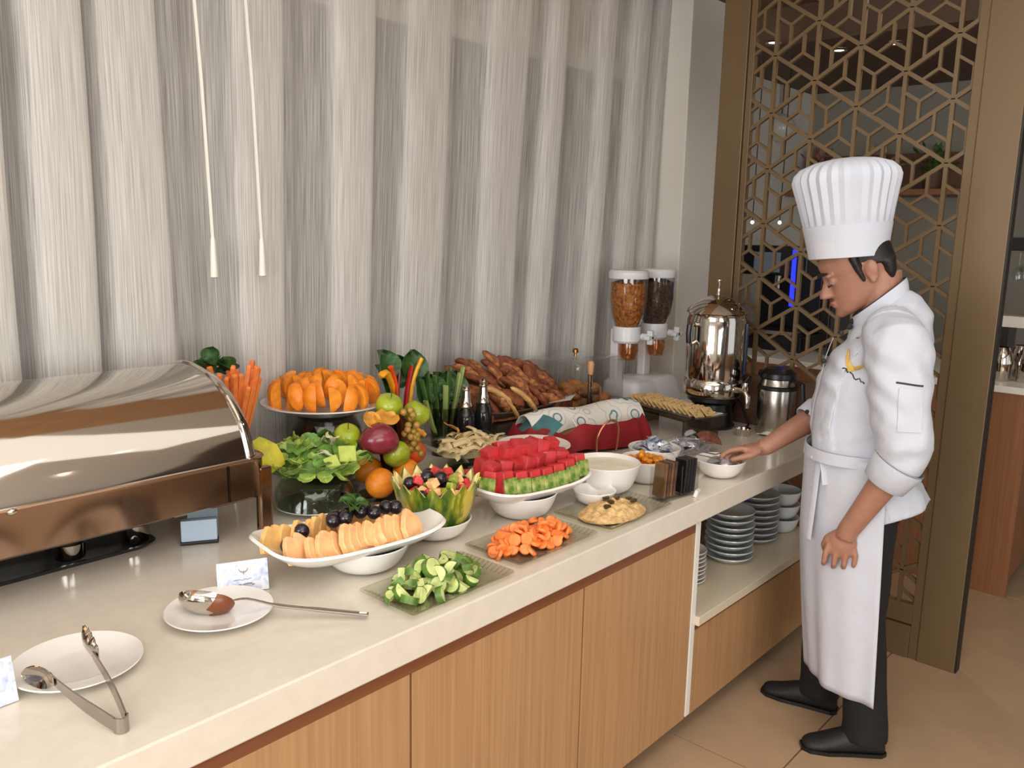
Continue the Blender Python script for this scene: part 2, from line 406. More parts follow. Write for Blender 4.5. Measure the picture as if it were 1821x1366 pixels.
obj('edge_shade_strip', B().bx((-.018, .745, 0), (.034, .752, CEIL-.002)), mat('edge_shade', (26, 19, 12), .5), t, smooth=False)  # dark line at the screen edge: shade of the gap painted as a strip
t = thing('splash_panel', 'dark brown wooden splash panel at the end of the counter behind the urn', 'panel', (3.625, 0, CT+.0005))
obj('board', B().bx((0, 1.34, 0), (.02, 1.99, .235)), wood('walnut_board', (74, 52, 36), (92, 64, 44), 'y'), t, smooth=False, bevel=.002)

# ------------------------------------------------ service room behind the screen
t = thing('service_counter', 'wood fronted service counter standing behind the bronze screen', 'counter', (4.65, .77, 0))
wal = wood('brown_oak', (128, 84, 54), (148, 98, 64), 'z')
obj('front_panel', B().bx((0, 0, .0), (.02, 1.96, 1.035)), wal, t, smooth=False)
obj('side_panel', B().bx((.02, 0, .1), (1.0, .02, 1.035)), wal, t, smooth=False)
obj('toe_kick', B().bx((.04, .05, 0), (1.0, .07, .1)), mat('kick', (52, 46, 42), .5), t, smooth=False)
obj('worktop', B().bx((-.01, -.015, 1.036), (1.02, 1.96, 1.07)), wl, t, smooth=False, bevel=.003)
z = 1.0705
t = thing('coffee_machine', 'black coffee machine with blue lit strip behind the lattice', 'coffee machine', (5.15, 2.27, z))
obj('housing', B().bx((-.2, -.22, .0), (.2, .2, .10)).bx((.05, -.22, .1), (.2, .2, .62)).bx((-.2, -.22, .46), (.05, .2, .64)), mat('machine_black', (16, 16, 18), .25), t, smooth=False, bevel=.01)
obj('light_strip', B().bx((-.206, -.15, .28), (-.195, -.125, .62)), emit('blue_strip', (30, 40, 255), 2.2), t, smooth=False)
obj('display', B().bx((-.204, -.05, .48), (-.199, .12, .6)), mat('glass_display', (110, 124, 140), .1), t, smooth=False)
obj('drip_tray', B().bx((-.21, -.16, .1), (-.02, .14, .125)), steel, t, smooth=False, bevel=.003)
obj('spout', B().tube([(-.1, 0, .46), (-.1, 0, .36)], .02, 10), chrome, t)
t = thing('milk_cooler', 'squat grey milk cooler beside the coffee machine', 'appliance', (5.15, 1.78, z))
obj('body', B().bx((-.17, -.13, .0), (.17, .13, .42)), mat('cooler_black', (24, 22, 22), .4), t, smooth=False, bevel=.012)
obj('door', B().bx((-.178, -.115, .03), (-.17, .115, .37)), mat('cooler_door', (54, 52, 52), .3), t, smooth=False, bevel=.003)
obj('handle', B().tube([(-.178, -.09, .12), (-.2, -.09, .14), (-.2, -.09, .26), (-.178, -.09, .28)], .006, 8), chrome, t)
t = thing('wall_shelf', 'dark wooden wall shelf carrying leafy plants above the coffee machine', 'shelf', (6.44, 2.2, 2.055))
obj('board', B().bx((-.36, -.75, 0), (0, .52, .04)), wal, t, smooth=False, bevel=.003)
obj('backboard', B().bx((-.03, -.75, .04), (0, .52, .30)), mat('rust_board', (104, 66, 44), .5), t, smooth=False)
leafm = mat('houseplant_green', (70, 96, 44), .5, var=.3, vs=30)
for k, (y, lab) in enumerate(((1.78, 'trailing green plant at the right end of the wall shelf'), (2.15, 'bushy yellow flowered plant in the middle of the wall shelf'), (2.55, 'small reddish plant at the left end of the wall shelf'))):
    t = thing('potted_plant', lab, 'plant', (6.25, y, 2.0965))
    obj('pot', B().lathe([(.05, 0), (.07, .12), (.062, .12), (.05, .02)], 16), mat('pot_clay', (96, 64, 46), .6), t)
    lf = B()
    for q in range(40):
        a, e = U(0, 2*pi), U(.2, 1.3); d = V((cos(a)*cos(e), sin(a)*cos(e), sin(e)))
        c = V((0, 0, .11))+d*U(.03, .2); s_ = d.cross(V((0, 0, 1))).normalized()*.022
        lf.add([c-d*.035, c+s_, c+d*.04, c-s_, c+V((0, 0, .012))], [(0, 1, 4), (1, 2, 4), (2, 3, 4), (3, 0, 4)])
    lo = obj('foliage', lf, [leafm, mat('plant_gold', (190, 160, 90), .6, var=.2, vs=40), mat('plant_red', (140, 92, 74), .6, var=.2, vs=40)][k], t, smooth=False); lo['kind'] = 'stuff'
bulb = emit('warm_bulb', (255, 225, 190), 6)
for k, (y, lab) in enumerate(((2.47, 'small warm bulb hanging at the left above the coffee machine'), (2.29, 'small warm bulb hanging in the middle above the coffee machine'), (2.13, 'small warm bulb hanging at the right above the coffee machine'))):
    t = thing('pendant_bulb', lab, 'lamp', (5.05, y, 1.85))
    obj('globe', B().ball((0, 0, 0), .011, 10, 6), bulb, t)
    obj('stem', B().tube([(0, 0, .009), (0, 0, BCEIL-1.85)], .003, 6), black, t)
for k, (x, y, lab) in enumerate(((4.6, 2.2, 'round ceiling downlight behind the top left of the screen'), (5.0, 1.99, 'round ceiling downlight behind the middle of the screen'), (5.0, 1.69, 'round ceiling downlight behind the top right of the screen'))):
    t = thing('downlight', lab, 'lamp', (x, y, BCEIL-.004))
    obj('trim_ring', B().lathe([(.04, .003), (.045, -.006), (.03, -.006)], 20, caps=False), chrome, t)
    obj('lamp', B().lathe([(.028, 0), (.026, -.004)], 16), bulb, t)
for i in range(3):
    for j in range(2):
        t = thing('ceiling_spotlight', 'round recessed spotlight in the white ceiling above the guests', 'lamp', (-.6+i*1.4, -.1-j*1.3, CEIL-.004), group='spotlights in the white ceiling')
        obj('trim_ring', B().lathe([(.055, .003), (.06, -.006), (.04, -.006)], 20, caps=False), wallc, t)
        obj('lamp', B().lathe([(.038, 0), (.036, -.004)], 16), emit('hot_bulb', (255, 238, 215), 14), t)
t = thing('globe_pendant', 'white glass globe pendant seen through the upper left of the lattice', 'lamp', (5.9, 2.72, 2.52))
obj('globe', B().ball((0, 0, 0), .10, 20, 12), mat('opal_glass', (205, 205, 196), .2), t)
obj('rod', B().tube([(0, 0, .09), (0, 0, .295)], .008, 8), chrome, t)
# things on the service counter, right of the screen
t = thing('glass_rack', 'dark hanging rack with stemmed glasses above the service counter', 'rack', (5.1, .92, 1.70))
obj('board', B().bx((-.12, -.28, .02), (.12, .22, .09)), black, t, smooth=False, bevel=.004)
obj('rod', B().tube([(0, -.2, .09), (0, -.2, BCEIL-1.7)], .008, 8), darksteel, t); obj('rod', B().tube([(0, .15, .09), (0, .15, BCEIL-1.7)], .008, 8), darksteel, t)
wg = B().lathe([(.028, 0), (.029, -.003), (.004, -.007), (.004, -.07), (.02, -.085), (.03, -.11), (.026, -.15), (.024, -.15), (.028, -.11), (.018, -.09), (.001, -.078)], 18)
g = Many(tag(obj('wine_glass', wg, clear), 'stemmed glass hanging upside down from the dark rack', 'glass', 'glasses under the dark rack'))
for k, y in enumerate((.70, .79, .88, .97, 1.06)):
    for x, w in ((5.05, 'near'), (5.16, 'far')): g.put((x, y, 1.717), label='stemmed glass hanging under the dark rack, %s row, %s' % (w, nth(k, 5, 'the open end', 'the screen')))
t = thing('bottle_shelf', 'cream shelf block holding an amber box on the service counter', 'shelf', (5.3, .75, z))
obj('post', B().bx((-.1, -.2, 0), (.1, -.16, .24)), darksteel, t, smooth=False); obj('post', B().bx((-.1, .26, 0), (.1, .3, .24)), darksteel, t, smooth=False)
obj('board', B().bx((-.13, -.25, .24), (.13, .35, .30)), wl, t, smooth=False, bevel=.003)
tag(obj('amber_box', B().box((0, 0, .045), (.14, .2, .09)), mat('amber_card', (176, 108, 30), .5), loc=(5.3, .83, z+.301), smooth=False, bevel=.004), 'amber box on the cream shelf right of the screen', 'box')
sj = B().lathe([(.04, 0), (.045, .01), (.05, .10), (.04, .15), (.03, .17), (.028, .17), (.036, .148), (.046, .1), (.04, .014)], 18)
g = Many(tag(obj('steel_jug', sj, chrome), 'steel jug', 'jug', 'steel jugs on the service counter'))
for k, (x, y, lab) in enumerate(((4.82, .95, 'steel jug nearest the screen on the service counter'), (4.85, .84, 'steel jug at the front corner of the service counter'), (4.98, .90, 'steel jug behind the other two steel jugs on the service counter'))):
    g.put((x, y, z), label=lab)

# ================================================ chafing dish and the left of the buffet
Z = CT+.001
t = thing('chafing_dish', 'large polished roll top chafing dish in front of the curtain', 'chafing dish', (.55, 2.28, Z))
X0, X1 = -.80, .675     # local x range of the lid
prof = [(-.272+.0, .232), (-.262, .262), (-.235, .325), (-.195, .372), (-.14, .415), (-.07, .448), (.02, .466), (.10, .462), (.17, .435), (.212, .385), (.234, .32), (.240, .232)]
prof = [(p.x, p.y) for p in cr([(a, b_) for a, b_ in prof], 4)]
lid = B()
rings = []
for x, k in ((X0, .96), (X0+.012, .99), (X0+.03, 1), (X1-.03, 1), (X1-.012, .992), (X1, .965)):
    rings.append([(x, (y+.007)*k-.007, .232+(z_-.232)*k) for y, z_ in prof])
lid.loft(rings, caps=True)
lo = obj('lid', lid, chrome, t, auto=40)
rim = B().tube([(X1-.026, (y+.007)*1.006-.007, .232+(z_-.232)*1.006) for y, z_ in prof], .006, 8)
obj('lid_band', rim, chrome, lo)
def rrect(x0, x1, y0, y1, r, z, n=6):
    out = []
    for cx, cy, a0 in ((x1-r, y1-r, 0), (x0+r, y1-r, pi/2), (x0+r, y0+r, pi), (x1-r, y0+r, 3*pi/2)):
        for k in range(n+1): out.append((cx+r*cos(a0+pi/2*k/n), cy+r*sin(a0+pi/2*k/n), z))
    return out
fx0, fx1, fy0, fy1 = -.83, .70, -.295, .25
obj('water_pan', B().loft([rrect(fx0+.01, fx1-.01, fy0+.01, fy1-.01, .05, .132), rrect(fx0, fx1, fy0, fy1, .06, .140), rrect(fx0, fx1, fy0, fy1, .06, .238), rrect(fx0-.004, fx1+.004, fy0-.004, fy1+.004, .062, .244), rrect(fx0, fx1, fy0, fy1, .06, .248), rrect(fx0+.025, fx1-.025, fy0+.02, fy1-.02, .05, .245), rrect(fx0+.03, fx1-.03, fy0+.025, fy1-.025, .05, .16)], caps=True), brown_refl, t, auto=50)
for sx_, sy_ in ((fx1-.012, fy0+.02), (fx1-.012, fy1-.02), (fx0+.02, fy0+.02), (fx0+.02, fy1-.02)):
    obj('leg', B().bx((sx_-.022, sy_-.012, 0), (sx_+.022, sy_+.012, .215)), brown_refl, t, smooth=False, bevel=.008)
obj('seam_strip', B().bx((fx1-.13, fy0-.0035, .142), (fx1-.126, fy0+.001, .238)), darksteel, t, smooth=False)
obj('hinge_knob', B().ball((.05, fy0-.006, .243), (.012, .008, .008), 10, 6), chrome, t)
# burner tray below
t = thing('burner_tray', 'black burner tray on the counter below the chafing dish', 'tray', (.3, 2.33, Z))
obj('plate', B().loft([rrect(-.7, .70, -.15, .2, .04, 0), rrect(-.7, .72, -.16, .2, .05, .012), rrect(-.69, .71, -.15, .19, .05, .012), rrect(-.67, .69, -.13, .17, .04, .006)], True), mat('black_tray', (24, 24, 25), .22), t)
obj('handle', B().tube([(.66, -.12, .012), (.74, -.05, .05), (.79, .05, .09)], .012, 8), black, t)
for x, lab in ((.80, 'small chrome burner can under the right half of the chafing dish'), (.98, 'second chrome burner can further right under the chafing dish')):
    t = thing('burner_can', lab, 'burner', (x, 2.225+.12*(x-.8), Z+.013))
    obj('can', B().lathe([(.036, 0), (.038, .004), (.038, .07), (.034, .074), (.02, .074)], 24), chrome, t)
    obj('flame_ring', B().lathe([(.04, .04), (.043, .043), (.04, .048)], 24, caps=False, closed=True), darksteel, t)

cardm = bpy.data.materials.new('blue_marbled_card'); cardm.use_nodes = True
_t = cardm.node_tree; _b = _t.nodes['Principled BSDF']; _n = _t.nodes.new('ShaderNodeTexNoise'); _n.inputs['Scale'].default_value = 38; _n.inputs['Detail'].default_value = 6; _n.inputs['Distortion'].default_value = 1.5
_tc = _t.nodes.new('ShaderNodeTexCoord'); _t.links.new(_tc.outputs['Object'], _n.inputs['Vector'])
_r = _t.nodes.new('ShaderNodeValToRGB'); _t.links.new(_n.outputs['Fac'], _r.inputs[0])
_r.color_ramp.elements[0].position = .3; _r.color_ramp.elements[0].color = lin((158, 178, 212)); _r.color_ramp.elements[1].position = .55; _r.color_ramp.elements[1].color = lin((224, 226, 236))
_t.links.new(_r.outputs[0], _b.inputs['Base Color']); _b.inputs['Roughness'].default_value = .35
ink = mat('grey_ink', (96, 98, 112), .5); gold_ink = mat('bronze_ink', (150, 138, 128), .5)
wing = [(-.5, .42), (-.44, .1), (-.28, -.12), (-.08, -.2), (.0, -.42), (.08, -.2), (.28, -.12), (.44, .1), (.5, .42), (.36, .16), (.2, .02), (.06, -.04), (0, .1), (-.06, -.04), (-.2, .02), (-.36, .16)]
def squig(b, x0, x1, z, h, n, r, M_, seed):
    rnd = random.Random(seed); pts = []
    for k in range(n):
        u = k/(n-1); pts.append(M_ @ V((x0+(x1-x0)*u, 0, z+h*rnd.uniform(-1, 1))))
    b.tube(pts, r, 4)
def tent_card(label, loc, rz, w=.115, h=.078):
    t = thing('name_card', label, 'card', loc, rz)
    tilt = R(-14)
    M1 = Matrix.Rotation(tilt, 4, 'X'); dep = h*sin(R(14))
    b = B(); 
    for s in (1, -1):
        MM = Matrix.Translation((0, s*dep*-1, 0)) @ Matrix.Rotation(tilt*s, 4, 'X')
        vs = [MM @ V((x, y, z)) for x in (-w/2, w/2) for y in (-.0006, .0006) for z in (.001, h)]
        b.add(vs, [(0, 1, 3, 2), (4, 6, 7, 5), (0, 4, 5, 1), (2, 3, 7, 6), (0, 2, 6, 4), (1, 5, 7, 3)])
    obj('folded_card', b, cardm, t, smooth=False)
    MF = Matrix.Translation((0, -dep, 0)) @ M1 @ Matrix.Translation((0, -.0011, 0))
    b = B().prism([(x*.024, z*.022) for x, z in wing], 0, .0006, MF @ Matrix.Translation((.002, 0, h*.68)) @ Matrix.Rotation(pi/2, 4, 'X'))
    obj('bird_logo', b, gold_ink, t, smooth=False)
    b = B(); squig(b, -.022, .02, h*.42, .0016, 12, .0006, MF, 3)
    squig(b, -.028, -.004, h*.24, .0026, 9, .0011, MF, 4); squig(b, .0, .026, h*.25, .003, 8, .0011, MF, 5)
    obj('printed_lines', b, ink, t, smooth=False)
    return t
tent_card('pale blue tent card standing behind the plate with the ladle', (1.015, 1.752, Z), R(-24), .118, .076)
tent_card('pale blue tent card at the left edge beside the plate with tongs', (.412, 1.630, Z), R(2), .12, .085)
t = thing('sign_block', 'pale blue and white sign block on a dark foot under the chafing dish end', 'sign', (1.10, 2.115, Z), R(-30))
obj('foot', B().bx((-.05, -.018, 0), (.05, .03, .008)), black, t, smooth=False, bevel=.002)
obj('panel', B().bx((-.047, -.012, .008), (.047, .008, .068)), mat('sign_blue', (178, 196, 214), .4), t, smooth=False, bevel=.002)
obj('back_panel', B().bx((-.03, .012, .008), (.05, .022, .10)), mat('sign_grey', (120, 136, 144), .3), t, smooth=False, bevel=.002)

plate_p = [(.0, .006), (.055, .006), (.068, .008), (.10, .017), (.117, .022), (.118, .0195), (.10, .013), (.07, .002), (.06, 0), (0, 0)]
t = thing('round_plate', 'round white plate lying under the steel tongs', 'plate', (.592, 1.650, Z))
obj('dish', B().lathe([(r*1.02, z) for r, z in plate_p], 56, caps=False), white, t, auto=50)
t = thing('round_plate', 'round white plate with the serving ladle resting on it', 'plate', (.905, 1.665, Z))
obj('dish', B().lathe([(r*1.0, z) for r, z in plate_p], 56, caps=False), white, t, auto=50)
# tongs : hinge nearest the viewer, two ribbon arms resting on the plate
t = thing('serving_tongs', 'steel scalloped serving tongs leaning across the left plate', 'tongs', (.560, 1.375, Z))
def ribbon(pts, hs, th=.0016):
    rings = []
    pts = [V(p) for p in pts]
    for i, p in enumerate(pts):
        d = pts[min(i+1, len(pts)-1)]-pts[max(0, i-1)]; d.z = 0; d.normalize(); s_ = V((-d.y, d.x, 0))*th; h = V((0, 0, hs[i]/2))
        rings.append([p+s_+h, p-s_+h, p-s_-h, p+s_-h])
    return B().loft(rings)
for s, e in ((-1, V((-.045, .19, .045))), (1, V((.034, .20, .058)))):
    st_ = V((s*.010, .012, .014)); d = (e-st_); 
    ar = obj('arm', ribbon([st_+d*u+V((s*.004*sin(pi*u), 0, 0)) for u in (0, .2, .4, .6, .8, 1)], [.026, .027, .025, .021, .018, .016]), steel, t, auto=60)
    dn = d.copy(); dn.z = 0; dn.normalize(); sd = V((-dn.y, dn.x, 0))*(-s)       # towards the other arm
    n = 16; A = []; Bk = []
    hb = B()
    def head(u, v, off):
        w_ = .036*sin(pi*min(1, u*.9+.1))**.6; q = (v-.5)*2
        wav = .0035*sin(u*34) if s > 0 else 0
        return e+dn*(-.015+.105*u)+V((0, 0, w_*.62*q+.004+wav*abs(q)))-sd*(.012*(1-q*q)*sin(pi*u))+sd*(off+.006)+V((0, 0, -.02*u if s < 0 else .012*u))
    obj('scoop', B().grid(lambda u, v: head(u, v, 0), 20, 8), chrome, ar, solid=.002, auto=70)
arcp = [(cos(R(q))*.0115, .012+sin(R(q))*.0145*(1 if q > 180 else 1), .014) for q in range(180, 361, 18)]
obj('spring_bend', ribbon(arcp, [.026]+[.028]*(len(arcp)-2)+[.026]), steel, t, auto=60)
# ladle
t = thing('serving_ladle', 'steel serving ladle lying on its side on the second plate', 'ladle', (.905, 1.665, Z))
ax = V((.046, -.052, -.006)).normalized(); nr = V((.45, .62, .64)).normalized(); nr = (nr-ax*nr.dot(ax)).normalized(); bx_ = ax.cross(nr)
cen = V((-.018, .022, .040))
def spoon(u, v, k=1.0):
    a = 2*pi*u; q = v*pi/2
    return cen+ax*(.062*k*cos(a)*sin(q))+bx_*(.040*k*sin(a)*sin(q))-nr*(.034*k*cos(q))
obj('bowl', B().grid(lambda u, v: spoon(u, v), 32, 12), chrome, t, solid=.0016, auto=70)
obj('sauce', B().grid(lambda u, v: spoon((u-.5)*.34, .25+.72*v, 1.03+.02*sin(u*9)), 14, 10), mat('patch_brown', (122, 66, 34), .3), t, solid=.002, auto=70)  # brown patch over one end of the bowl
hs_ = cen+ax*.060
obj('handle', B().tube(cr([tuple(hs_-ax*.006), tuple(hs_+V((.022, -.022, .006))), (.085, -.105, .030), (.145, -.165, .020), (.221, -.253, .011)], 4), [.0045]*4+[.005]*4+[.0075]*4+[.009]*5, 8, flat=.4), steel, t)
obj('hang_loop', B().tube([(.208, -.238, .0158), (.219, -.2505, .0150)], [.004, .004], 8, flat=.4), mat('slot_light', (226, 222, 214), .3), t)

# ================================================ front row
fruit_skin = random
def boat(L_, Wd, h, tip, foot=.0, n=28, m=10):
    """outer surface of a boat shaped platter, rim bowed up at the ends"""
    top, bot = [], []
    rows = []
    for j in range(m+1):
        v = j/m; s = .38+.62*v**.7
        row = []
        for i in range(n*2):
            a = 2*pi*i/(2*n); ex = 4.6
            cx, cy = cos(a), sin(a)
            x = L_/2*s*abs(cx)**(2/ex)*(1 if cx > 0 else -1); y = Wd/2*s*abs(cy)**(2/ex)*(1 if cy > 0 else -1)
            z = h*v**1.6+tip*(abs(x)/(L_/2))**2.5*v
            row.append((x, y, z))
        rows.append(row)
    inn = [[(x*.975, y*.965, z+.006) for x, y, z in r] for r in rows[::-1]]
    return B().loft(rows+inn, caps=True)
def bowlp(r0, r1, h, th=.005):
    o = [(r0, 0), (r0+.004, .0)]+[(r0+.004+(r1-r0-.004)*(k/7)**.55, .004+(h-.004)*(k/7)**1.25) for k in range(1, 8)]
    i = [(max(.002, r-th), z+(.0 if k == len(o)-1 else th)) for k, (r, z) in list(enumerate(o))[::-1]][:-1]
    return o+[(r1-th*.5, h+.002)]+i+[(.001, .008)]
def bowl(label, r0, r1, h, loc, m=white, seg=44, cat='bowl', name='round_bowl', sx=1, sy=1, rz=0):
    t = thing(name, label, cat, loc, rz)
    obj('shell', B().lathe(bowlp(r0, r1, h), seg, sx=sx, sy=sy), m, t, auto=50); return t

# cantaloupe platter
PC = V((1.283, 1.677, 0)); PA = R(-9)
bowl('white foot bowl under the cantaloupe platter', .055, .118, .07, (PC.x+.03, PC.y-.02, Z))
t = thing('oblong_platter', 'long white platter of cantaloupe and dark grapes', 'platter', (PC.x, PC.y, Z+.052), PA)
obj('dish', boat(.485, .275, .040, .018), white, t, auto=50)
cant = mat('cantaloupe_flesh', (248, 190, 134), .45, var=.12, vs=40, sss=.15)
cantb = mat('pale_cantaloupe_flesh', (236, 188, 118), .45, var=.1, vs=40, sss=.15)
def wedge(r, th, a0, a1, rin=.0):
    p = [(r*cos(a0+(a1-a0)*k/8), r*sin(a0+(a1-a0)*k/8)) for k in range(9)]
    p += [(rin*cos(a1), rin*sin(a1)), (rin*cos(a0), rin*sin(a0))] if rin else [(0, 0)]
    return B().prism(p, -th/2, th/2)
PM = Matrix.Translation((PC.x, PC.y, Z+.052)) @ Matrix.Rotation(PA, 4, 'Z')
SLP = [(-.034, .004), (-.012, -.006), (.016, -.006), (.036, .006), (.034, .030), (.016, .062), (.004, .070), (-.012, .058), (-.032, .032)]
sl = mesh('slice', B().prism(SLP, -.008, .008), cant, bevel=.0025, smooth=False)
g = Many(tag(obj('cantaloupe_slice', sl, None), 'cantaloupe slice in the front row of the long platter', 'melon slice', 'front row of cantaloupe slices'))
for k in range(16):
    x = -.170+.330*k/15
    g.put(PM @ V((x, -.078+.008*sin(k*1.7)+(.022 if k in (0, 1, 15) else 0), .026+.004*sin(k*2.3))), (R(58+U(-6, 6)), R(U(-9, 9)), PA+R(30+U(-9, 9))), label='cantaloupe slice in the front row of the long platter, '+nth(k, 16, 'the left', 'the right'), scale=U(.9, 1.05))
sl2 = mesh('slice', B().prism(SLP, -.008, .008), cantb, bevel=.0025, smooth=False)
g = Many(tag(obj('cantaloupe_slice', sl2, None), 'paler cantaloupe slice in the back row of the long platter', 'melon slice', 'back row of cantaloupe slices'))
for k in range(15):
    x = -.195+.36*k/14
    g.put(PM @ V((x, .045+.006*sin(k*1.3), .022)), (R(74+U(-6, 6)), R(U(-9, 9)), PA+R(28+U(-9, 9))), label='paler cantaloupe slice in the back row of the long platter, '+nth(k, 15, 'the left', 'the right'), scale=U(.85, 1.0))
grape = mesh('grape', B().ball((0, 0, 0), (.0205, .0185, .0185), 14, 9), mat('black_grape', (26, 20, 30), .22, var=.3, vs=50, coat=.3))
g = Many(tag(obj('black_grape', grape, None), 'black grape between the cantaloupe rows', 'grape', 'black grapes on the cantaloupe platter'))
for (x, y, z) in ((-.175, -.005, .05), (-.13, .01, .072), (-.02, -.01, .088), (-.05, .0, .085), (.0, .02, .088), (.035, .01, .09), (.065, -.008, .086), (.055, .025, .092), (.11, .01, .086), (.135, .0, .084), (-.035, .022, .085)):
    g.put(PM @ V((x, y, z)), (U(0, 3), U(0, 3), U(0, 3)))
mint = mat('mint_green', (62, 92, 34), .5, var=.3, vs=60)
def leafmesh(l, w_, cup=.01, m=mint, n=6):
    def f(u, v):
        x = (u-.5)*2; s = sin(pi*min(1, max(.02, v)))**.7
        return (x*w_*s, v*l, cup*(x*x*1.5)+cup*2*sin(v*pi)*.5)
    return mesh('leaf', B().grid(f, 4, n), m, solid=.0012)
lm = leafmesh(.045, .016)
t = thing('mint_sprig', 'green mint sprig on the grapes of the cantaloupe platter', 'herb', PM @ V((.015, .01, .098)), PA)
for k in range(6): obj('leaf', lm, None, t, rot=(R(10+U(-10, 25)), R(U(-20, 20)), k*pi/3+U(-.3, .3)))

# flat glass trays
tray_glass = glass('grey_tray_glass', (236, 236, 229))
def tray(label, x0, x1, y0, y1, m=tray_glass):
    t = thing('glass_tray', label, 'tray', ((x0+x1)/2, (y0+y1)/2, Z)); a, c = (x1-x0)/2, (y1-y0)/2
    b = B().loft([rrect(-a+.03, a-.03, -c+.025, c-.025, .01, 0, 3), rrect(-a, a, -c, c, .008, .013, 3), rrect(-a, a, -c, c, .008, .017, 3), rrect(-a+.03, a-.03, -c+.025, c-.025, .01, .005, 3)], True)
    obj('dish', b, m, t, auto=25)
    rb = B()
    for k in range(12):
        for s in (-1, 1):
            x = s*(a-.026+.002*k/2); y = -c+.02+(2*c-.04)*k/11
            rb.tube([(s*(a-.028), y, .0075), (s*(a-.004), y*1.05, .0175)], .0016, 5)
    obj('pressed_ribs', rb, m, t)['kind'] = 'stuff'; return t
tray('clear glass tray nearest the front holding cucumber', 1.188, 1.535, 1.330, 1.527)
tray('clear glass tray holding sliced carrots', 1.575, 1.92, 1.348, 1.556)
tray('clear glass tray holding a pale chopped salad', 1.962, 2.305, 1.335, 1.553)
cuf = mat('cucumber_flesh', (196, 206, 132), .4, var=.16, vs=60, sss=.1); cus = mat('cucumber_skin', (84, 116, 44), .4, var=.35, vs=40)
def cuke(full):
    a1 = 2*pi if full else pi*1.0
    n = 14; r = .0205
    p = [(r*cos(a1*k/n), r*sin(a1*k/n)) for k in range(n+(0 if full else 1))]
    o = tag(obj('cucumber_piece', B().prism(p, -.009, .009), cuf, smooth=False, bevel=.001), 'cut cucumber piece heaped on the front glass tray', 'cucumber', 'cucumber pieces on the front tray')
    sk = B()
    if full: sk.lathe([(r+.0003, -.0085), (r+.0012, -.0085), (r+.0012, .0085), (r+.0003, .0085)], n, closed=True, caps=False)
    else:
        sk.loft([[(rr*cos(a1*k/n), rr*sin(a1*k/n), z) for k in range(n+1)]+[((rr-.001)*cos(a1*k/n), (rr-.001)*sin(a1*k/n), z) for k in range(n, -1, -1)] for rr, z in ((r+.0012, -.0088), (r+.0012, .0088))])
    obj('skin', sk, cus, o); return Many(o)
ga, gb_ = cuke(True), cuke(False)
rnd = random.Random(11)
def heap(n, cx, cy, ax, ay, hgt, base, sep, rz=0, levels=4):
    pts = []
    tries = 0
    while len(pts) < n and tries < 9000:
        tries += 1
        a, q = rnd.uniform(0, 2*pi), sqrt(rnd.random())
        x, y = q*cos(a), q*sin(a); z = base+rnd.random()*hgt*max(.0, 1-q*q)**.8
        p = V((cx+(x*cos(rz)*ax-y*sin(rz)*ay), cy+(x*sin(rz)*ax+y*cos(rz)*ay), z))
        if all((p-o).length > sep for o in pts): pts.append(p)
    return pts
for k, p in enumerate(heap(62, 1.345, 1.43, .135, .072, .055, Z+.016, .023)):
    (gb_ if k % 5 < 4 else ga).put(p, (rnd.uniform(-1.4, 1.4), rnd.uniform(-1.2, 1.2), rnd.uniform(0, 6)), scale=rnd.uniform(.85, 1.1))
car = mat('carrot_orange', (242, 134, 66), .42, var=.12, vs=50)
cs = mesh('carrot_slice', B().lathe([(.0165, -.005), (.018, -.003), (.018, .003), (.0155, .005)], 12), car, bevel=.001)
g = Many(tag(obj('carrot_slice', cs, None), 'carrot slice heaped on the middle glass tray', 'carrot', 'carrot slices on the middle tray'))
for p in heap(125, 1.735, 1.455, .15, .068, .05, Z+.013, .0155): g.put(p, (rnd.uniform(-1, 1), rnd.uniform(-1, 1), 0), scale=rnd.uniform(.8, 1.08))
def lump(ax, ay, h, seed, n=26, rough=.012, f=30):
    def fn(u, v):
        a = 2*pi*u; q = v; x, y = cos(a)*ax*q, sin(a)*ay*q
        z = h*(1-q**2.4)+rough*noise.noise((x*f+seed, y*f, seed))*(1-q**6)
        return (x, y, max(z, .0) if q < .999 else 0)
    return B().grid(fn, n*2, n)
t = thing('chopped_salad', 'pale chopped egg salad mound topped with olives on the third glass tray', 'salad', (2.115, 1.437, Z+.006))
hm = obj('mound', lump(.135, .088, .030, 3, rough=.016, f=45), mat('pale_salad', (214, 176, 120), .6, var=.22, vs=60, bump=.9, bs=90, bd=.006), t)
g = Many(tag(obj('olive_slice', B().lathe([(.004, 0), (.011, 0), (.012, .006), (.006, .007)], 12), mat('dark_olive', (72, 54, 20), .35)), 'dark olive on the pale chopped salad', 'olive', 'olives on the pale salad'))
for (x, y) in ((-.05, -.015), (-.005, .005), (.05, .02), (.075, -.01), (.065, -.035), (.02, .04)): g.put((2.115+x, 1.437+y, Z+.037-.5*(x*x+y*y)), (U(-.3, .3), U(-.3, .3), 0))
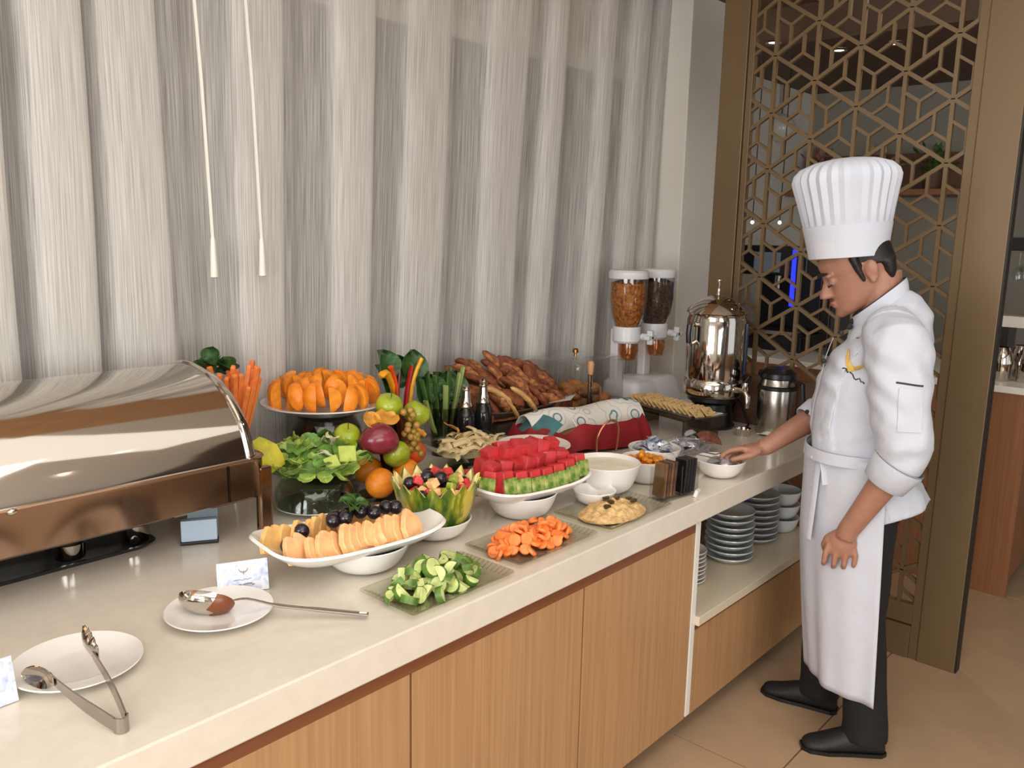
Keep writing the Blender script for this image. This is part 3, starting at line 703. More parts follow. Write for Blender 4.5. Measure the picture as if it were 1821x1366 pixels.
# carved melon bowl
bowl('white bowl under the carved melon', .05, .105, .055, (1.600, 1.697, Z))
MC = V((1.604, 1.700, Z+.016))
t = thing('carved_melon', 'green striped melon carved as a zigzag bowl in a white bowl', 'melon', MC)
mm = bpy.data.materials.new('melon_rind'); mm.use_nodes = True; _t = mm.node_tree; _b = _t.nodes['Principled BSDF']
_tc = _t.nodes.new('ShaderNodeTexCoord'); _mp = _t.nodes.new('ShaderNodeMapping'); _mp.inputs['Scale'].default_value = (26, 26, 7); _t.links.new(_tc.outputs['Object'], _mp.inputs[0])
_n = _t.nodes.new('ShaderNodeTexNoise'); _n.inputs['Scale'].default_value = 1; _n.inputs['Detail'].default_value = 3; _t.links.new(_mp.outputs[0], _n.inputs['Vector'])
_r = _t.nodes.new('ShaderNodeValToRGB'); _t.links.new(_n.outputs['Fac'], _r.inputs[0]); e = _r.color_ramp.elements
e[0].position = .38; e[0].color = lin((48, 80, 18)); e[1].position = .62; e[1].color = lin((206, 190, 84)); q = e.new(.5); q.color = lin((122, 132, 34))
_t.links.new(_r.outputs[0], _b.inputs['Base Color']); _b.inputs['Roughness'].default_value = .3
def melon(dr, zo, ht):
    n = 136; teeth = 17; prof_ = [(.070, .0), (.088, .03), (.103, .065), (.114, .10), (.120, .128)]
    rings = []
    for k, (r, z) in enumerate(prof_):
        rings.append([((r+dr)*cos(2*pi*j/n), (r+dr)*sin(2*pi*j/n), z) for j in range(n)])
    last = []
    for j in range(n):
        u = (j*teeth/n) % 1; tz = 1-abs(u*2-1); zz = .128+ht*tz; rr = .120+.010*tz+dr
        last.append((rr*cos(2*pi*j/n), rr*sin(2*pi*j/n), zz))
    rings.append(last); return rings
ro, ri = melon(0, 0, .034), melon(-.006, 0, .032)
obj('rind', B().loft(ro+ri[::-1], caps=True), mm, t, auto=60)
ri2 = melon(-.0065, 0, .032); ri3 = melon(-.013, 0, .027)
obj('pale_flesh', B().loft(ri2+ri3[::-1], caps=True), mat('melon_flesh', (230, 214, 150), .5, var=.1, vs=40), t, auto=60)
bit = B().box((0, 0, 0), (.026, .024, .022))
kinds = [Many(tag(obj('fruit_cube', bit, m_, smooth=False, bevel=.003), lab, 'fruit', lab)) for m_, lab in ((cant, 'orange melon cube in the carved melon bowl'), (mat('melon_red', (214, 64, 62), .4, var=.12, vs=50, sss=.1), 'red watermelon cube in the carved melon bowl'), (mat('kiwi_green', (160, 170, 70), .4, var=.2, vs=60), 'green fruit cube in the carved melon bowl'))]
gg = Many(tag(obj('black_grape', grape, None), 'black grape in the carved melon bowl', 'grape', 'black grapes in the melon bowl'))
rnd = random.Random(4)
for k, p in enumerate(heap(48, MC.x, MC.y, .096, .096, .045, MC.z+.122, .024)):
    if k % 4 == 3: gg.put(p, (rnd.uniform(0, 3), 0, 0))
    else: kinds[(k % 4)].put(p, (rnd.uniform(-.6, .6), rnd.uniform(-.6, .6), rnd.uniform(0, 3)), scale=rnd.uniform(.85, 1.15))
fill = tag(obj('fruit_salad', lump(.098, .098, .03, 8), MATS['kiwi_green'], loc=MC+V((0, 0, .10))), 'cut fruit filling the carved melon bowl', 'fruit salad'); fill['kind'] = 'stuff'

# watermelon platter
WC = V((1.945, 1.665, 0)); WA = R(-8)
bowl('white foot bowl under the watermelon platter', .06, .115, .075, (WC.x-.03, WC.y-.02, Z))
t = thing('oblong_platter', 'white boat platter piled with red watermelon', 'platter', (WC.x, WC.y, Z+.055), WA)
obj('dish', boat(.44, .27, .040, .022), white, t, auto=50)
WM = Matrix.Translation((WC.x, WC.y, Z+.055)) @ Matrix.Rotation(WA, 4, 'Z')
red = mat('watermelon_red', (188, 52, 54), .42, var=.2, vs=30, bump=.2, bs=120, bd=.003)
rind = mat('watermelon_rind', (82, 122, 38), .4, rgb2=(186, 188, 112), vs=42)
cube = mesh('cube', B().box((0, 0, 0), (.046, .044, .05)), red, bevel=.004)
g = Many(tag(obj('watermelon_cube', cube, None, smooth=False), 'red watermelon cube heaped on the boat platter', 'watermelon', 'watermelon cubes on the boat platter'))
rnd = random.Random(5)
for row, (y, z, n, x0, x1) in enumerate(((-.035, .05, 7, -.14, .15), (.02, .05, 7, -.16, .15), (.07, .055, 6, -.15, .14), (-.015, .098, 7, -.14, .135), (.035, .10, 6, -.13, .12), (.01, .138, 5, -.06, .12), (.05, .13, 4, -.1, .08)  )):
    for k in range(n):
        x = x0+(x1-x0)*k/(n-1)
        g.put(WM @ V((x+rnd.uniform(-.006, .006), y+rnd.uniform(-.006, .006), z+rnd.uniform(-.006, .006))), (rnd.uniform(-.35, .35), rnd.uniform(-.35, .35), WA+rnd.uniform(-.5, .5)), scale=rnd.uniform(.85, 1.1))
wb = B().prism([(-.026, -.022), (.026, -.022), (.020, .03), (-.020, .03)], -.02, .02)
wsl = tag(obj('watermelon_wedge', wb, red, smooth=False, bevel=.003), 'watermelon wedge with green rind facing out at the front of the boat platter', 'watermelon', 'rind edged wedges along the boat platter')
obj('rind', B().prism([(-.0265, -.026), (.0265, -.026), (.026, .014), (-.026, .014)], .0205, .028), rind, wsl, smooth=False, bevel=.002)
g = Many(wsl)
for k in range(7):
    x = -.135+.30*k/6
    g.put(WM @ V((x, -.086+.012*((x-.01)/.15)**2, .062+.014*((x)/.15)**2)), (R(80), 0, WA+R(U(-6, 6))), label='rind edged watermelon wedge at the platter front, '+nth(k, 7, 'the left', 'the right'), scale=(1.0, 1.25, 1.0))
# long upright red wedge at the left end
g.put(WM @ V((-.165, -.045, .07)), (R(74), 0, WA+R(-65)), label='watermelon wedge standing at the left end of the boat platter')
# plate behind the watermelon
bowl('low glass bowl carrying the plate behind the watermelon', .05, .09, .095, (2.26, 1.885, Z), clear)
t = thing('round_plate', 'round cream plate raised behind the watermelon', 'plate', (2.26, 1.885, Z+.098))
obj('dish', B().lathe([(r*1.12, z) for r, z in plate_p], 48, caps=False), mat('cream_porcelain', (226, 214, 202), .2), t, auto=50)
# yoghurt and side bowls
yog = mat('yoghurt', (236, 226, 202), .3)
t = bowl('wide white bowl of yoghurt beside the watermelon', .06, .118, .10, (2.305, 1.60, Z))
tag(obj('yoghurt', lump(.110, .110, .006, 2, rough=.002), yog, loc=(2.305, 1.60, Z+.087)), 'cream yoghurt filling the wide white bowl', 'yoghurt')
bowl('small white bowl at the foot of the yoghurt bowl', .035, .072, .045, (2.165, 1.545, Z))
bowl('white bowl of dried fruit right of the yoghurt', .05, .095, .082, (2.505, 1.565, Z))
dr = B().ball((0, 0, 0), (.016, .012, .009), 10, 6)
ka = Many(tag(obj('dried_fruit', dr, mat('dried_apricot', (214, 138, 34), .45, var=.25, vs=50)), 'amber dried fruit in the white bowl', 'dried fruit', 'dried fruit in the white bowl'))
kb = Many(tag(obj('dried_fruit', dr, mat('dried_red', (160, 62, 24), .45, var=.25, vs=50)), 'red dried fruit in the white bowl', 'dried fruit', 'red dried fruit in the white bowl'))
rnd = random.Random(8)
for k, p in enumerate(heap(44, 2.50, 1.575, .075, .075, .035, Z+.062, .017)): (kb if p.x < 2.475 and k % 2 else ka).put(p, (rnd.uniform(-1, 1), rnd.uniform(-1, 1), rnd.uniform(0, 6)))
tag(obj('dried_fruit_fill', lump(.076, .076, .02, 5), MATS['dried_apricot'], loc=(2.505, 1.565, Z+.048)), 'lower layer of dried fruit filling the white bowl', 'dried fruit')['kind'] = 'stuff'
# foil packets
bowl('white bowl of blue wrapped portions behind the dried fruit', .05, .10, .07, (2.70, 1.655, Z))
pk = bpy.data.materials.new('printed_foil'); pk.use_nodes = True; _t = pk.node_tree; _b = _t.nodes['Principled BSDF']; _n = _t.nodes.new('ShaderNodeTexNoise'); _n.inputs['Scale'].default_value = 45; _tc = _t.nodes.new('ShaderNodeTexCoord'); _t.links.new(_tc.outputs['Object'], _n.inputs['Vector'])
_r = _t.nodes.new('ShaderNodeValToRGB'); _t.links.new(_n.outputs['Fac'], _r.inputs[0]); _r.color_ramp.interpolation = 'CONSTANT'
e = _r.color_ramp.elements; e[0].position = 0; e[0].color = lin((96, 108, 144)); e[1].position = .42; e[1].color = lin((206, 208, 214)); q = e.new(.62); q.color = lin((150, 168, 198))
_t.links.new(_r.outputs[0], _b.inputs['Base Color']); _b.inputs['Roughness'].default_value = .25; _b.inputs['Metallic'].default_value = .3
def packet(L_, w_, h):
    def f(u, v):
        x, y = (u-.5)*L_, (v-.5)*w_; e_ = max(abs(u-.5), abs(v-.5))*2
        return (x, y, h*(1-e_**3)+.002*noise.noise((x*90, y*90, L_*50)))
    return B().grid(f, 8, 6)
pm = mesh('packet', packet(.06, .04, .012), pk, solid=.002)
g = Many(tag(obj('portion_packet', pm, None), 'blue and silver portion packet in the white bowl', 'packet', 'blue packets in the white bowl'))
rnd = random.Random(9)
for p in heap(14, 2.70, 1.655, .08, .075, .03, Z+.06, .024): g.put(p, (rnd.uniform(-.7, .7), rnd.uniform(-.7, .7), rnd.uniform(0, 6)), scale=rnd.uniform(.9, 1.3))
pm2 = mesh('packet', packet(.075, .05, .02), mat('silver_foil', (196, 194, 200), .22, metal=.6, bump=.4, bs=60, bd=.006), solid=.002)
g = Many(tag(obj('foil_sachet', pm2, None), 'crumpled silver sachet in the loose pile before the urn', 'sachet', 'silver sachets before the urn'))
for p in heap(12, 2.97, 1.665, .085, .075, .06, Z+.012, .035): g.put(p, (rnd.uniform(-.9, .9), rnd.uniform(-.9, .9), rnd.uniform(0, 6)), scale=rnd.uniform(.9, 1.15))
tag(obj('brown_bread_pack', packet(.10, .055, .03), mat('brown_wrap', (116, 66, 46), .4, var=.3, vs=40), loc=(3.02, 1.60, Z+.055), rot=(.3, .25, -.6), solid=.002), 'brown wrapped roll on top of the silver sachets', 'packet')
# sachet stand
t = thing('sachet_stand', 'clear stand for coffee sachets at the front edge of the counter', 'stand', (2.415, 1.395, Z), R(-8))
obj('base', B().bx((-.09, -.03, 0), (.09, .03, .006)), acrylic, t, smooth=False, bevel=.001)
obj('end_panel', B().bx((-.092, -.03, .006), (-.087, .03, .11)), acrylic, t, smooth=False); obj('end_panel', B().bx((.087, -.03, .006), (.092, .03, .11)), acrylic, t, smooth=False)
obj('divider', B().bx((-.003, -.03, .006), (.003, .03, .11)), acrylic, t, smooth=False)
for k in range(4):
    x = -.068+.016*k
    tag(obj('coffee_sachet', B().box((0, 0, .06), (.011, .05, .115)), mat('brown_sachet%d' % (k % 2), ((96, 66, 36), (64, 42, 34))[k % 2], .3, rgb2=((128, 96, 60), (110, 70, 60))[k % 2], vs=25), loc=(2.415+x, 1.395+.009-x*.14, Z+.007), rot=(0, R(5), R(-8)), smooth=False, bevel=.002), 'brown sachet in the left half of the clear stand, '+nth(k, 4, 'the left', 'the black ones'), 'sachet', 'brown sachets in the clear stand')
for k in range(4):
    x = .026+.015*k
    tag(obj('coffee_sachet', B().box((0, 0, .06), (.011, .05, .115)), mat('black_sachet', (20, 17, 18), .28), loc=(2.415+x, 1.395-x*.14, Z+.007), rot=(0, R(4), R(-8)), smooth=False, bevel=.002), 'black sachet in the right half of the clear stand, '+nth(k, 4, 'the brown ones', 'the right'), 'sachet', 'black sachets in the clear stand')
tag(obj('folded_note', B().box((0, 0, .012), (.03, .012, .024)), wl, loc=(2.468, 1.342, Z), rot=(.3, 0, .2), smooth=False, bevel=.001), 'small white folded note before the black sachets', 'note')
# bowl the chef reaches into
t = bowl('white bowl under the chef reaching hand', .04, .092, .062, (2.75, 1.405, Z))
tg = thing('small_tongs', 'small steel tongs held by the chef over the white bowl', 'tongs', (2.75, 1.405, Z+.062))
obj('arm', B().tube([(-.03, .10, .02), (.0, .02, .014), (.03, -.05, .045)], [.003, .006, .008], 8, flat=.4), steel, tg)
obj('arm', B().tube([(-.045, .09, .012), (-.03, .0, .008), (.025, -.055, .04)], [.003, .006, .008], 8, flat=.4), steel, tg)
pm3 = mesh('packet', packet(.06, .045, .016), MATS['silver_foil'], solid=.002)
g = Many(tag(obj('foil_sachet', pm3, None), 'small silver sachet lying in the chef bowl', 'sachet', 'silver sachets in the chef bowl'))
for p in ((2.77, 1.39, Z+.045), (2.735, 1.375, Z+.05), (2.775, 1.43, Z+.045), (2.74, 1.42, Z+.042)): g.put(p, (U(-.5, .5), U(-.5, .5), U(0, 6)))

# ================================================ middle and back rows
# salad on a glass pedestal
SC_ = V((1.495, 2.135, 0))
t = thing('round_plate', 'white rimmed plate under the glass salad stand', 'plate', (1.50, 2.13, Z))
obj('dish', B().lathe([(r*1.08, z) for r, z in plate_p], 48, caps=False), white, t, auto=50)
t = thing('salad_bowl', 'wide clear glass bowl of green leaves on an upturned glass bowl', 'bowl', (SC_.x, SC_.y, Z+.02))
obj('foot_bowl', B().lathe([(.128, 0), (.128, .004), (.118, .05), (.10, .082), (.06, .096), (.0, .097), (.0, .093), (.057, .092), (.096, .078), (.113, .048), (.123, .002)], 40), green_glass, t, auto=50)
obj('shell', B().lathe([(0, .098), (.08, .098), (.13, .112), (.168, .140), (.180, .158), (.182, .161), (.178, .161), (.164, .145), (.127, .118), (.08, .104), (0, .104)], 48), green_glass, t, auto=50)
g1 = mat('lettuce_green', (96, 134, 54), .45, var=.35, vs=25, bump=.3, bs=60); g2 = mat('lettuce_pale', (162, 186, 88), .45, var=.2, vs=25); g3 = mat('lettuce_white', (218, 214, 176), .5, var=.12, vs=30); g4 = mat('lettuce_yellow', (186, 176, 44), .45, var=.2, vs=30)
rnd = random.Random(21)
def salleaf(m, L_, w_, seed):
    def f(u, v):
        x = (u-.5)*w_*(.5+.9*sin(pi*min(.95, v*.8+.12))); y = (v-.5)*L_
        return (x, y, .35*abs(x)+.010*noise.noise((x*60+seed, y*60, seed))+.012*sin(v*3+seed))
    return mesh('leaf', B().grid(f, 6, 7), m, solid=.0015)
kinds = []
for m, L_, w_, lab, gr in ((g1, .075, .055, 'dark green salad leaf in the glass bowl', 'dark leaves in the salad bowl'), (g2, .07, .045, 'pale green salad leaf in the glass bowl', 'pale leaves in the salad bowl'), (g3, .06, .032, 'whitish salad leaf rib in the glass bowl', 'white ribs in the salad bowl')):
    kinds.append(Many(tag(obj('salad_leaf', salleaf(m, L_, w_, len(kinds)*3.1), None), lab, 'salad leaf', gr)))
for k, p in enumerate(heap(105, SC_.x, SC_.y, .158, .158, .085, Z+.145, .022)):
    kinds[(0, 1, 1, 0, 1, 1, 2)[k % 7]].put(p, (rnd.uniform(-.9, .9), rnd.uniform(-.8, .8), rnd.uniform(0, 6)), scale=rnd.uniform(.55, 1.0))
tag(obj('salad_fill', lump(.142, .142, .07, 4, rough=.02), g1, loc=(SC_.x, SC_.y, Z+.138)), 'packed green leaves filling the glass salad bowl', 'salad')['kind'] = 'stuff'
ck = tag(obj('lettuce_chunk', B().box((0, 0, 0), (.055, .012, .05)), mat('lettuce_chunk', (176, 190, 84), .45, var=.15, vs=30), smooth=False, bevel=.004), 'square pale lettuce chunk at the front of the salad bowl', 'lettuce')
g = Many(ck); g.put((1.525, 2.005, Z+.195), (R(-25), R(4), R(-20))); g.put((1.465, 2.0, Z+.18), (R(-30), R(-12), R(-10)), label='small pale lettuce chunk left of the square one in the salad bowl', scale=.8)
yl = salleaf(g4, .11, .09, 9)
tag(obj('yellow_leaf', yl, None, loc=(1.318, 2.135, Z+.20), rot=(R(55), R(-10), R(20))), 'curled yellow lettuce leaf at the left of the salad bowl', 'lettuce')

# carrot sticks
t = thing('stick_glass', 'clear tumbler holding raw carrot sticks beside the chafing dish', 'glass', (1.375, 2.40, Z))
obj('tumbler', B().lathe([(.034, 0), (.036, .0), (.044, .17), (.0455, .17), (.042, .17), (.033, .008), (0, .008)], 28), clear, t)
st = B().loft([[(sx*.0075*k, sy*.0065*k, z) for sx, sy in ((-1, -1), (1, -1), (1, 1), (-1, 1))] for z, k in ((0, .8), (.02, 1), (.18, 1.1), (.27, 1.0), (.275, .8))])
g = Many(tag(obj('carrot_stick', st, car, smooth=False, bevel=.002), 'orange carrot stick standing in the tumbler', 'carrot', 'carrot sticks in the tumbler'))
rnd = random.Random(3)
for k in range(26):
    a = 2*pi*k/26*2.4; q = .008+.022*((k*7) % 26)/26
    tl = .10+.26*q/.03
    g.put((1.375+cos(a)*q*.9, 2.40+sin(a)*q*.9, Z+.17-.045+rnd.uniform(-.02, .03)), (-sin(a)*tl, cos(a)*tl, rnd.uniform(0, 1)), scale=rnd.uniform(.95, 1.12))
pl = leafmesh(.06, .03, .012, mat('parsley', (48, 82, 34), .5, var=.35, vs=60))
t = thing('parsley_sprig', 'dark green parsley behind the carrot sticks', 'herb', (1.385, 2.44, Z+.17))
obj('stem', B().tube([(-.01, .02, 0), (-.03, .03, .26)], .003, 5).tube([(.01, .02, 0), (.03, .03, .24)], .003, 5), MATS['parsley'], t)
for k in range(9):
    s = -1 if k < 5 else 1
    obj('leaf', pl, None, t, loc=(s*.032+U(-.01, .01), .03+U(-.01, .01), .25 - (0 if s < 0 else .02)+U(-.03, .01)), rot=(R(U(10, 70)), R(U(-30, 30)), U(0, 6)))

# orange wedges on a raised plate
OC = V((1.715, 2.375, 0))
t = thing('glass_stand', 'stacked dark glass bowls carrying the plate of orange wedges', 'stand', (OC.x, OC.y, Z))
obj('lower_bowl', B().lathe([(.085, 0), (.10, .01), (.128, .07), (.135, .11), (.132, .115), (.122, .07), (.095, .016), (0, .012)], 36), smoke, t, auto=50)
obj('upper_bowl', B().lathe([(.128, .116), (.134, .12), (.12, .19), (.10, .23), (.0, .235), (0, .229), (.096, .224), (.114, .188), (.126, .124)], 36), smoke, t, auto=50)
t = thing('round_plate', 'white plate of orange wedges raised on dark glass', 'plate', (OC.x, OC.y, Z+.236))
obj('dish', B().lathe([(0, 0), (.10, 0), (.14, .012), (.20, .036), (.215, .04), (.215, .044), (.195, .042), (.14, .02), (.10, .007), (0, .007)], 52), white, t, auto=50)
def owedge(r, ang):
    n, m_ = 8, 6; b = B(); rows = []
    for i in range(n+1):
        la = -pi/2+pi*i/n
        rows.append([(r*cos(la)*cos(-ang/2+ang*j/m_), r*cos(la)*sin(-ang/2+ang*j/m_), r*sin(la)) for j in range(m_+1)])
    k = len(b.v); b.v += [tuple(p) for rr in rows for p in rr]; w_ = m_+1
    for i in range(n):
        for j in range(m_): b.f.append((i*w_+j, i*w_+j+1, (i+1)*w_+j+1, (i+1)*w_+j))
    return b, rows
b, rows = owedge(.040, R(72))
sk = mesh('peel', b, peel_m, solid=.004)
fb = B()
for jj in (0, -1):
    edge = [r[jj] for r in rows]; fb.add([(0, 0, r[2]) for r in edge]+edge, [(i, i+1, len(edge)+i+1, len(edge)+i) for i in range(len(edge)-1)])
wg_ = tag(obj('orange_wedge', fb, orange_m, solid=.004), 'orange wedge piled on the raised white plate', 'orange wedge', 'orange wedges on the raised plate')
obj('peel', sk, None, wg_)
g = Many(wg_); rnd = random.Random(13)
for ring, (q, n, z) in enumerate(((.150, 18, .074), (.104, 13, .086), (.058, 8, .092), (.0, 2, .10))):
    for k in range(n):
        a = 2*pi*(k+.3*ring)/n
        g.put((OC.x+q*cos(a)+rnd.uniform(-.006, .006), OC.y+q*sin(a)+rnd.uniform(-.006, .006), Z+.236+z+rnd.uniform(-.008, .008)), (rnd.uniform(-.35, .35), R(-12)+rnd.uniform(-.25, .25), a+(rnd.uniform(-.6, .6) if k % 3 else rnd.uniform(1.2, 5))), scale=(1, 1, rnd.uniform(1.1, 1.3)))

# fruit pyramid
FC = V((1.775, 2.085, 0))
t = thing('fruit_plate', 'dark glass plate under the piled whole fruit', 'plate', (1.74, 2.075, Z))
obj('dish', B().lathe([(.07, 0), (.11, .006), (.155, .022), (.158, .026), (.153, .026), (.108, .011), (0, .009)], 44), smoke, t, auto=50)
t = thing('fruit_stand', 'dark glass cup in the middle of the fruit pile', 'stand', (1.79, 2.125, Z+.012))
obj('cup', B().lathe([(.05, 0), (.05, .004), (.03, .02), (.03, .1), (.05, .15), (.048, .15), (.026, .1), (0, .02)], 24), darksteel, t)
def fruit_mesh(r, dim, m, sq=.94):
    n, k = 24, 16; rings = []
    for i in range(1, k):
        a = pi*i/k; rr = r*sin(a); zz = r*sq*cos(a)-dim*r*(math.exp(-(a/.42)**2))+dim*.6*r*math.exp(-((pi-a)/.36)**2)
        rings.append([(rr*cos(2*pi*j/n), rr*sin(2*pi*j/n), zz) for j in range(n)])
    b = B().loft(rings[::-1], caps=True)
    return mesh('skin', b, m, auto=80)
apple_m = mat('green_apple', (146, 164, 28), .28, rgb2=(172, 182, 52), vs=22, coat=.25)
am = fruit_mesh(.046, .3, apple_m)
stem = B().tube([(0, 0, .028), (.004, .002, .044), (.01, .003, .052)], .0018, 6); stm = mat('fruit_stem', (84, 60, 34), .7)
def apple(label, p, rot, sc=1):
    o = tag(obj('green_apple', am, None, loc=p, rot=rot), label, 'apple'); o.scale = (sc,)*3
    obj('stem', stem, stm, o); return o
apple('bright green apple at the top right of the fruit pile', (1.905, 2.115, Z+.247), (.3, .5, 0), 1.02)
apple('yellowish green apple at the top left of the fruit pile', (1.800, 2.135, Z+.285), (.2, -.3, 1), 1.0)
apple('green apple low in the front of the fruit pile above the oranges', (1.763, 2.055, Z+.14), (-.9, .2, 0), 1.0)
apple('green apple at the left of the fruit pile behind the red mango', (1.625, 2.135, Z+.21), (.1, -.5, 1), .95)
om = fruit_mesh(.049, .08, peel_m, .97)
def orange(label, p, sc=1, m=None):
    o = tag(obj('whole_orange', om if m is None else m, None, loc=p, rot=(U(0, 3), U(0, 3), 0)), label, 'orange'); o.scale = (sc,)*3
    obj('navel', B().lathe([(.005, -.047), (.004, -.049), (.0, -.049)], 8), stm, o); return o
orange('whole orange at the front left of the fruit plate', (1.668, 2.025, Z+.068), 1.0)
orange('whole orange behind the green apple at the front of the fruit plate', (1.80, 2.05, Z+.070), .98)
orange('reddish orange at the right of the fruit pile', (1.862, 2.085, Z+.125), .9, fruit_mesh(.049, .08, mat('red_orange', (206, 84, 28), .4, var=.1, vs=60), .97))
orange('whole orange at the back of the fruit plate', (1.73, 2.16, Z+.07), 1.0)
mg = B(); rings = []
for i in range(1, 16):
    a = pi*i/16; rr = sin(a); x = -.066*cos(a)
    rings.append([(x, .050*rr*cos(2*pi*j/22), .050*rr*sin(2*pi*j/22)*(1 if sin(2*pi*j/22) < 0 else 1.05)-.014*(x/.066)**2) for j in range(22)])
o = tag(obj('red_mango', mg.loft(rings), mat('mango_red', (108, 28, 42), .28, rgb2=(138, 44, 56), vs=14, coat=.3), loc=(1.688, 2.05, Z+.205), rot=(.1, .12, R(-20)), auto=80), 'dark red mango at the front left of the fruit pile', 'mango')
obj('stem', B().tube([(-.064, 0, -.012), (-.074, 0, -.008)], .003, 6), stm, o)
gm = mesh('grape', B().ball((0, 0, 0), (.0125, .0115, .0115), 12, 8), mat('golden_grape', (150, 128, 44), .28, rgb2=(176, 128, 66), vs=30, sss=.2), auto=80)
g = Many(tag(obj('golden_grape', gm, None), 'golden grape hanging between the mango and the apples', 'grape', 'golden grapes on the fruit pile'))
rnd = random.Random(6)
for k in range(34):
    u = k/34; p = V((1.812+.045*u+rnd.uniform(-.03, .03)*(1-.3*u), 2.055+rnd.uniform(-.015, .015), Z+.275-.155*u+rnd.uniform(-.015, .015)))
    g.put(p, (rnd.uniform(0, 3), rnd.uniform(0, 3), 0))
hk = salleaf(mat('physalis_husk', (206, 144, 52), .5, var=.2, vs=30), .075, .06, 2.2)
g = Many(tag(obj('dried_husk', hk, None), 'curled golden husk lying on top of the mango', 'husk'))
g.put((1.733, 2.07, Z+.262), (R(35), R(10), R(-40))); g.put((1.675, 2.075, Z+.262), (R(60), R(-30), R(30)), label='curled golden husk left above the mango', scale=.8); g.put((1.85, 2.04, Z+.20), (R(60), R(30), R(60)), label='small curled husk among the golden grapes', scale=.55)
# chard
t = thing('chard_glass', 'dark glass holding rainbow chard stems', 'glass', (2.02, 2.33, Z))
obj('tumbler', B().lathe([(.038, 0), (.04, 0), (.05, .2), (.047, .2), (.036, .008), (0, .008)], 28), smoke, t)
t = thing('chard_bunch', 'rainbow chard bunch with yellow and red stems standing in dark glass', 'chard', (2.02, 2.33, Z+.01))
for nm, pts, r, rgb in (('yellow_stem', [(0, 0, .05), (-.03, -.01, .23), (-.088, -.03, .345), (-.125, -.035, .34)], [.011, .013, .016, .010], (228, 158, 24)), ('red_stem', [(.01, 0, .05), (.025, .0, .24), (.045, -.01, .36)], [.008, .009, .007], (176, 30, 36)), ('gold_stem', [(.025, 0, .05), (.045, -.01, .28), (.085, -.02, .385)], [.010, .011, .012], (232, 166, 30)), ('dark_stem', [(-.01, .02, .05), (0, .02, .26), (.01, .02, .35)], [.010, .010, .008], (104, 26, 30)), ('orange_stem', [(-.02, -.02, .1), (-.05, -.03, .3), (-.082, -.04, .372)], [.007, .009, .012], (218, 74, 24))):
    obj(nm, B().tube(cr(pts, 4), [r[min(len(r)-1, int(k/4))] for k in range(len(cr(pts, 4)))], 8, flat=.75), mat('chard_'+nm, rgb, .35, var=.15, vs=30), t)
cg = mat('chard_green', (48, 84, 36), .42, var=.3, vs=20, bump=.4, bs=50)
lf = leafmesh(.125, .058, .02, cg, 9)
for p, rot in (((-.05, .03, .30), (R(80), R(-8), R(10))), ((.055, .03, .29), (R(82), R(12), R(-12))), ((.02, .05, .27), (R(84), 0, 0)), ((-.02, .06, .25), (R(80), R(-20), R(20)))): obj('leaf', lf, None, t, loc=p, rot=rot)
# celery
t = thing('celery_glass', 'tall clear glass holding green celery', 'glass', (2.235, 2.325, Z))
obj('tumbler', B().lathe([(.045, 0), (.048, 0), (.058, .19), (.0555, .19), (.043, .008), (0, .008)], 28), smoke, t)
t = thing('celery_bunch', 'green celery sticks and leaves fanning out of a tall glass', 'celery', (2.235, 2.325, Z+.01))
ce = mat('celery_pale', (146, 164, 92), .4, var=.15, vs=30, stretch=(1, 1, .2)); cd_ = mat('celery_dark', (62, 92, 40), .4, var=.3, vs=25)
for k, (a, b_, m) in enumerate((((-.02, 0), (-.135, .30), cd_), ((-.01, 0), (-.115, .22), ce), ((.0, .01), (-.06, .31), cd_), ((.005, -.01), (-.02, .27), ce), ((.01, .0), (.01, .32), cd_), ((.015, -.01), (.055, .31), ce), ((.02, 0), (.085, .33), ce), ((.0, .02), (.035, .33), cd_), ((-.02, .02), (-.09, .33), cd_))):
    obj('stick', B().tube([(a[0], a[1], .02), ((a[0]+b_[0])*.5, a[1]-.005, b_[1]*.5), (b_[0], a[1]-.02, b_[1])], [.009, .011, .012], 8, flat=.6), m, t)
for k in range(5): obj('leaf', lf, None, t, loc=(-.07+.03*k, .03, .19), rot=(R(84), R(-20+8*k), R(U(-20, 20))))
# cruets
for k, (x, y, lab) in enumerate(((2.235, 2.205, 'left cruet of the three with a steel spout'), (2.34, 2.215, 'middle cruet of the three with a steel spout'), (2.405, 2.275, 'right cruet of the three, behind the middle one'))):
    t = thing('cruet_bottle', lab, 'cruet', (x, y, Z))
    obj('bottle', B().lathe([(.034, 0), (.036, .004), (.036, .16), (.028, .19), (.018, .205), (.018, .215), (0, .215)], 24), mat('dark_glass', (26, 24, 26), .1), t)
    obj('spout', B().lathe([(.022, .205), (.024, .21), (.019, .225), (.016, .245), (.014, .27), (.017, .275), (.01, .285), (0, .285)], 20).tube([(0, 0, .27), (-.02, -.01, .292)], .005, 8), chrome, t)
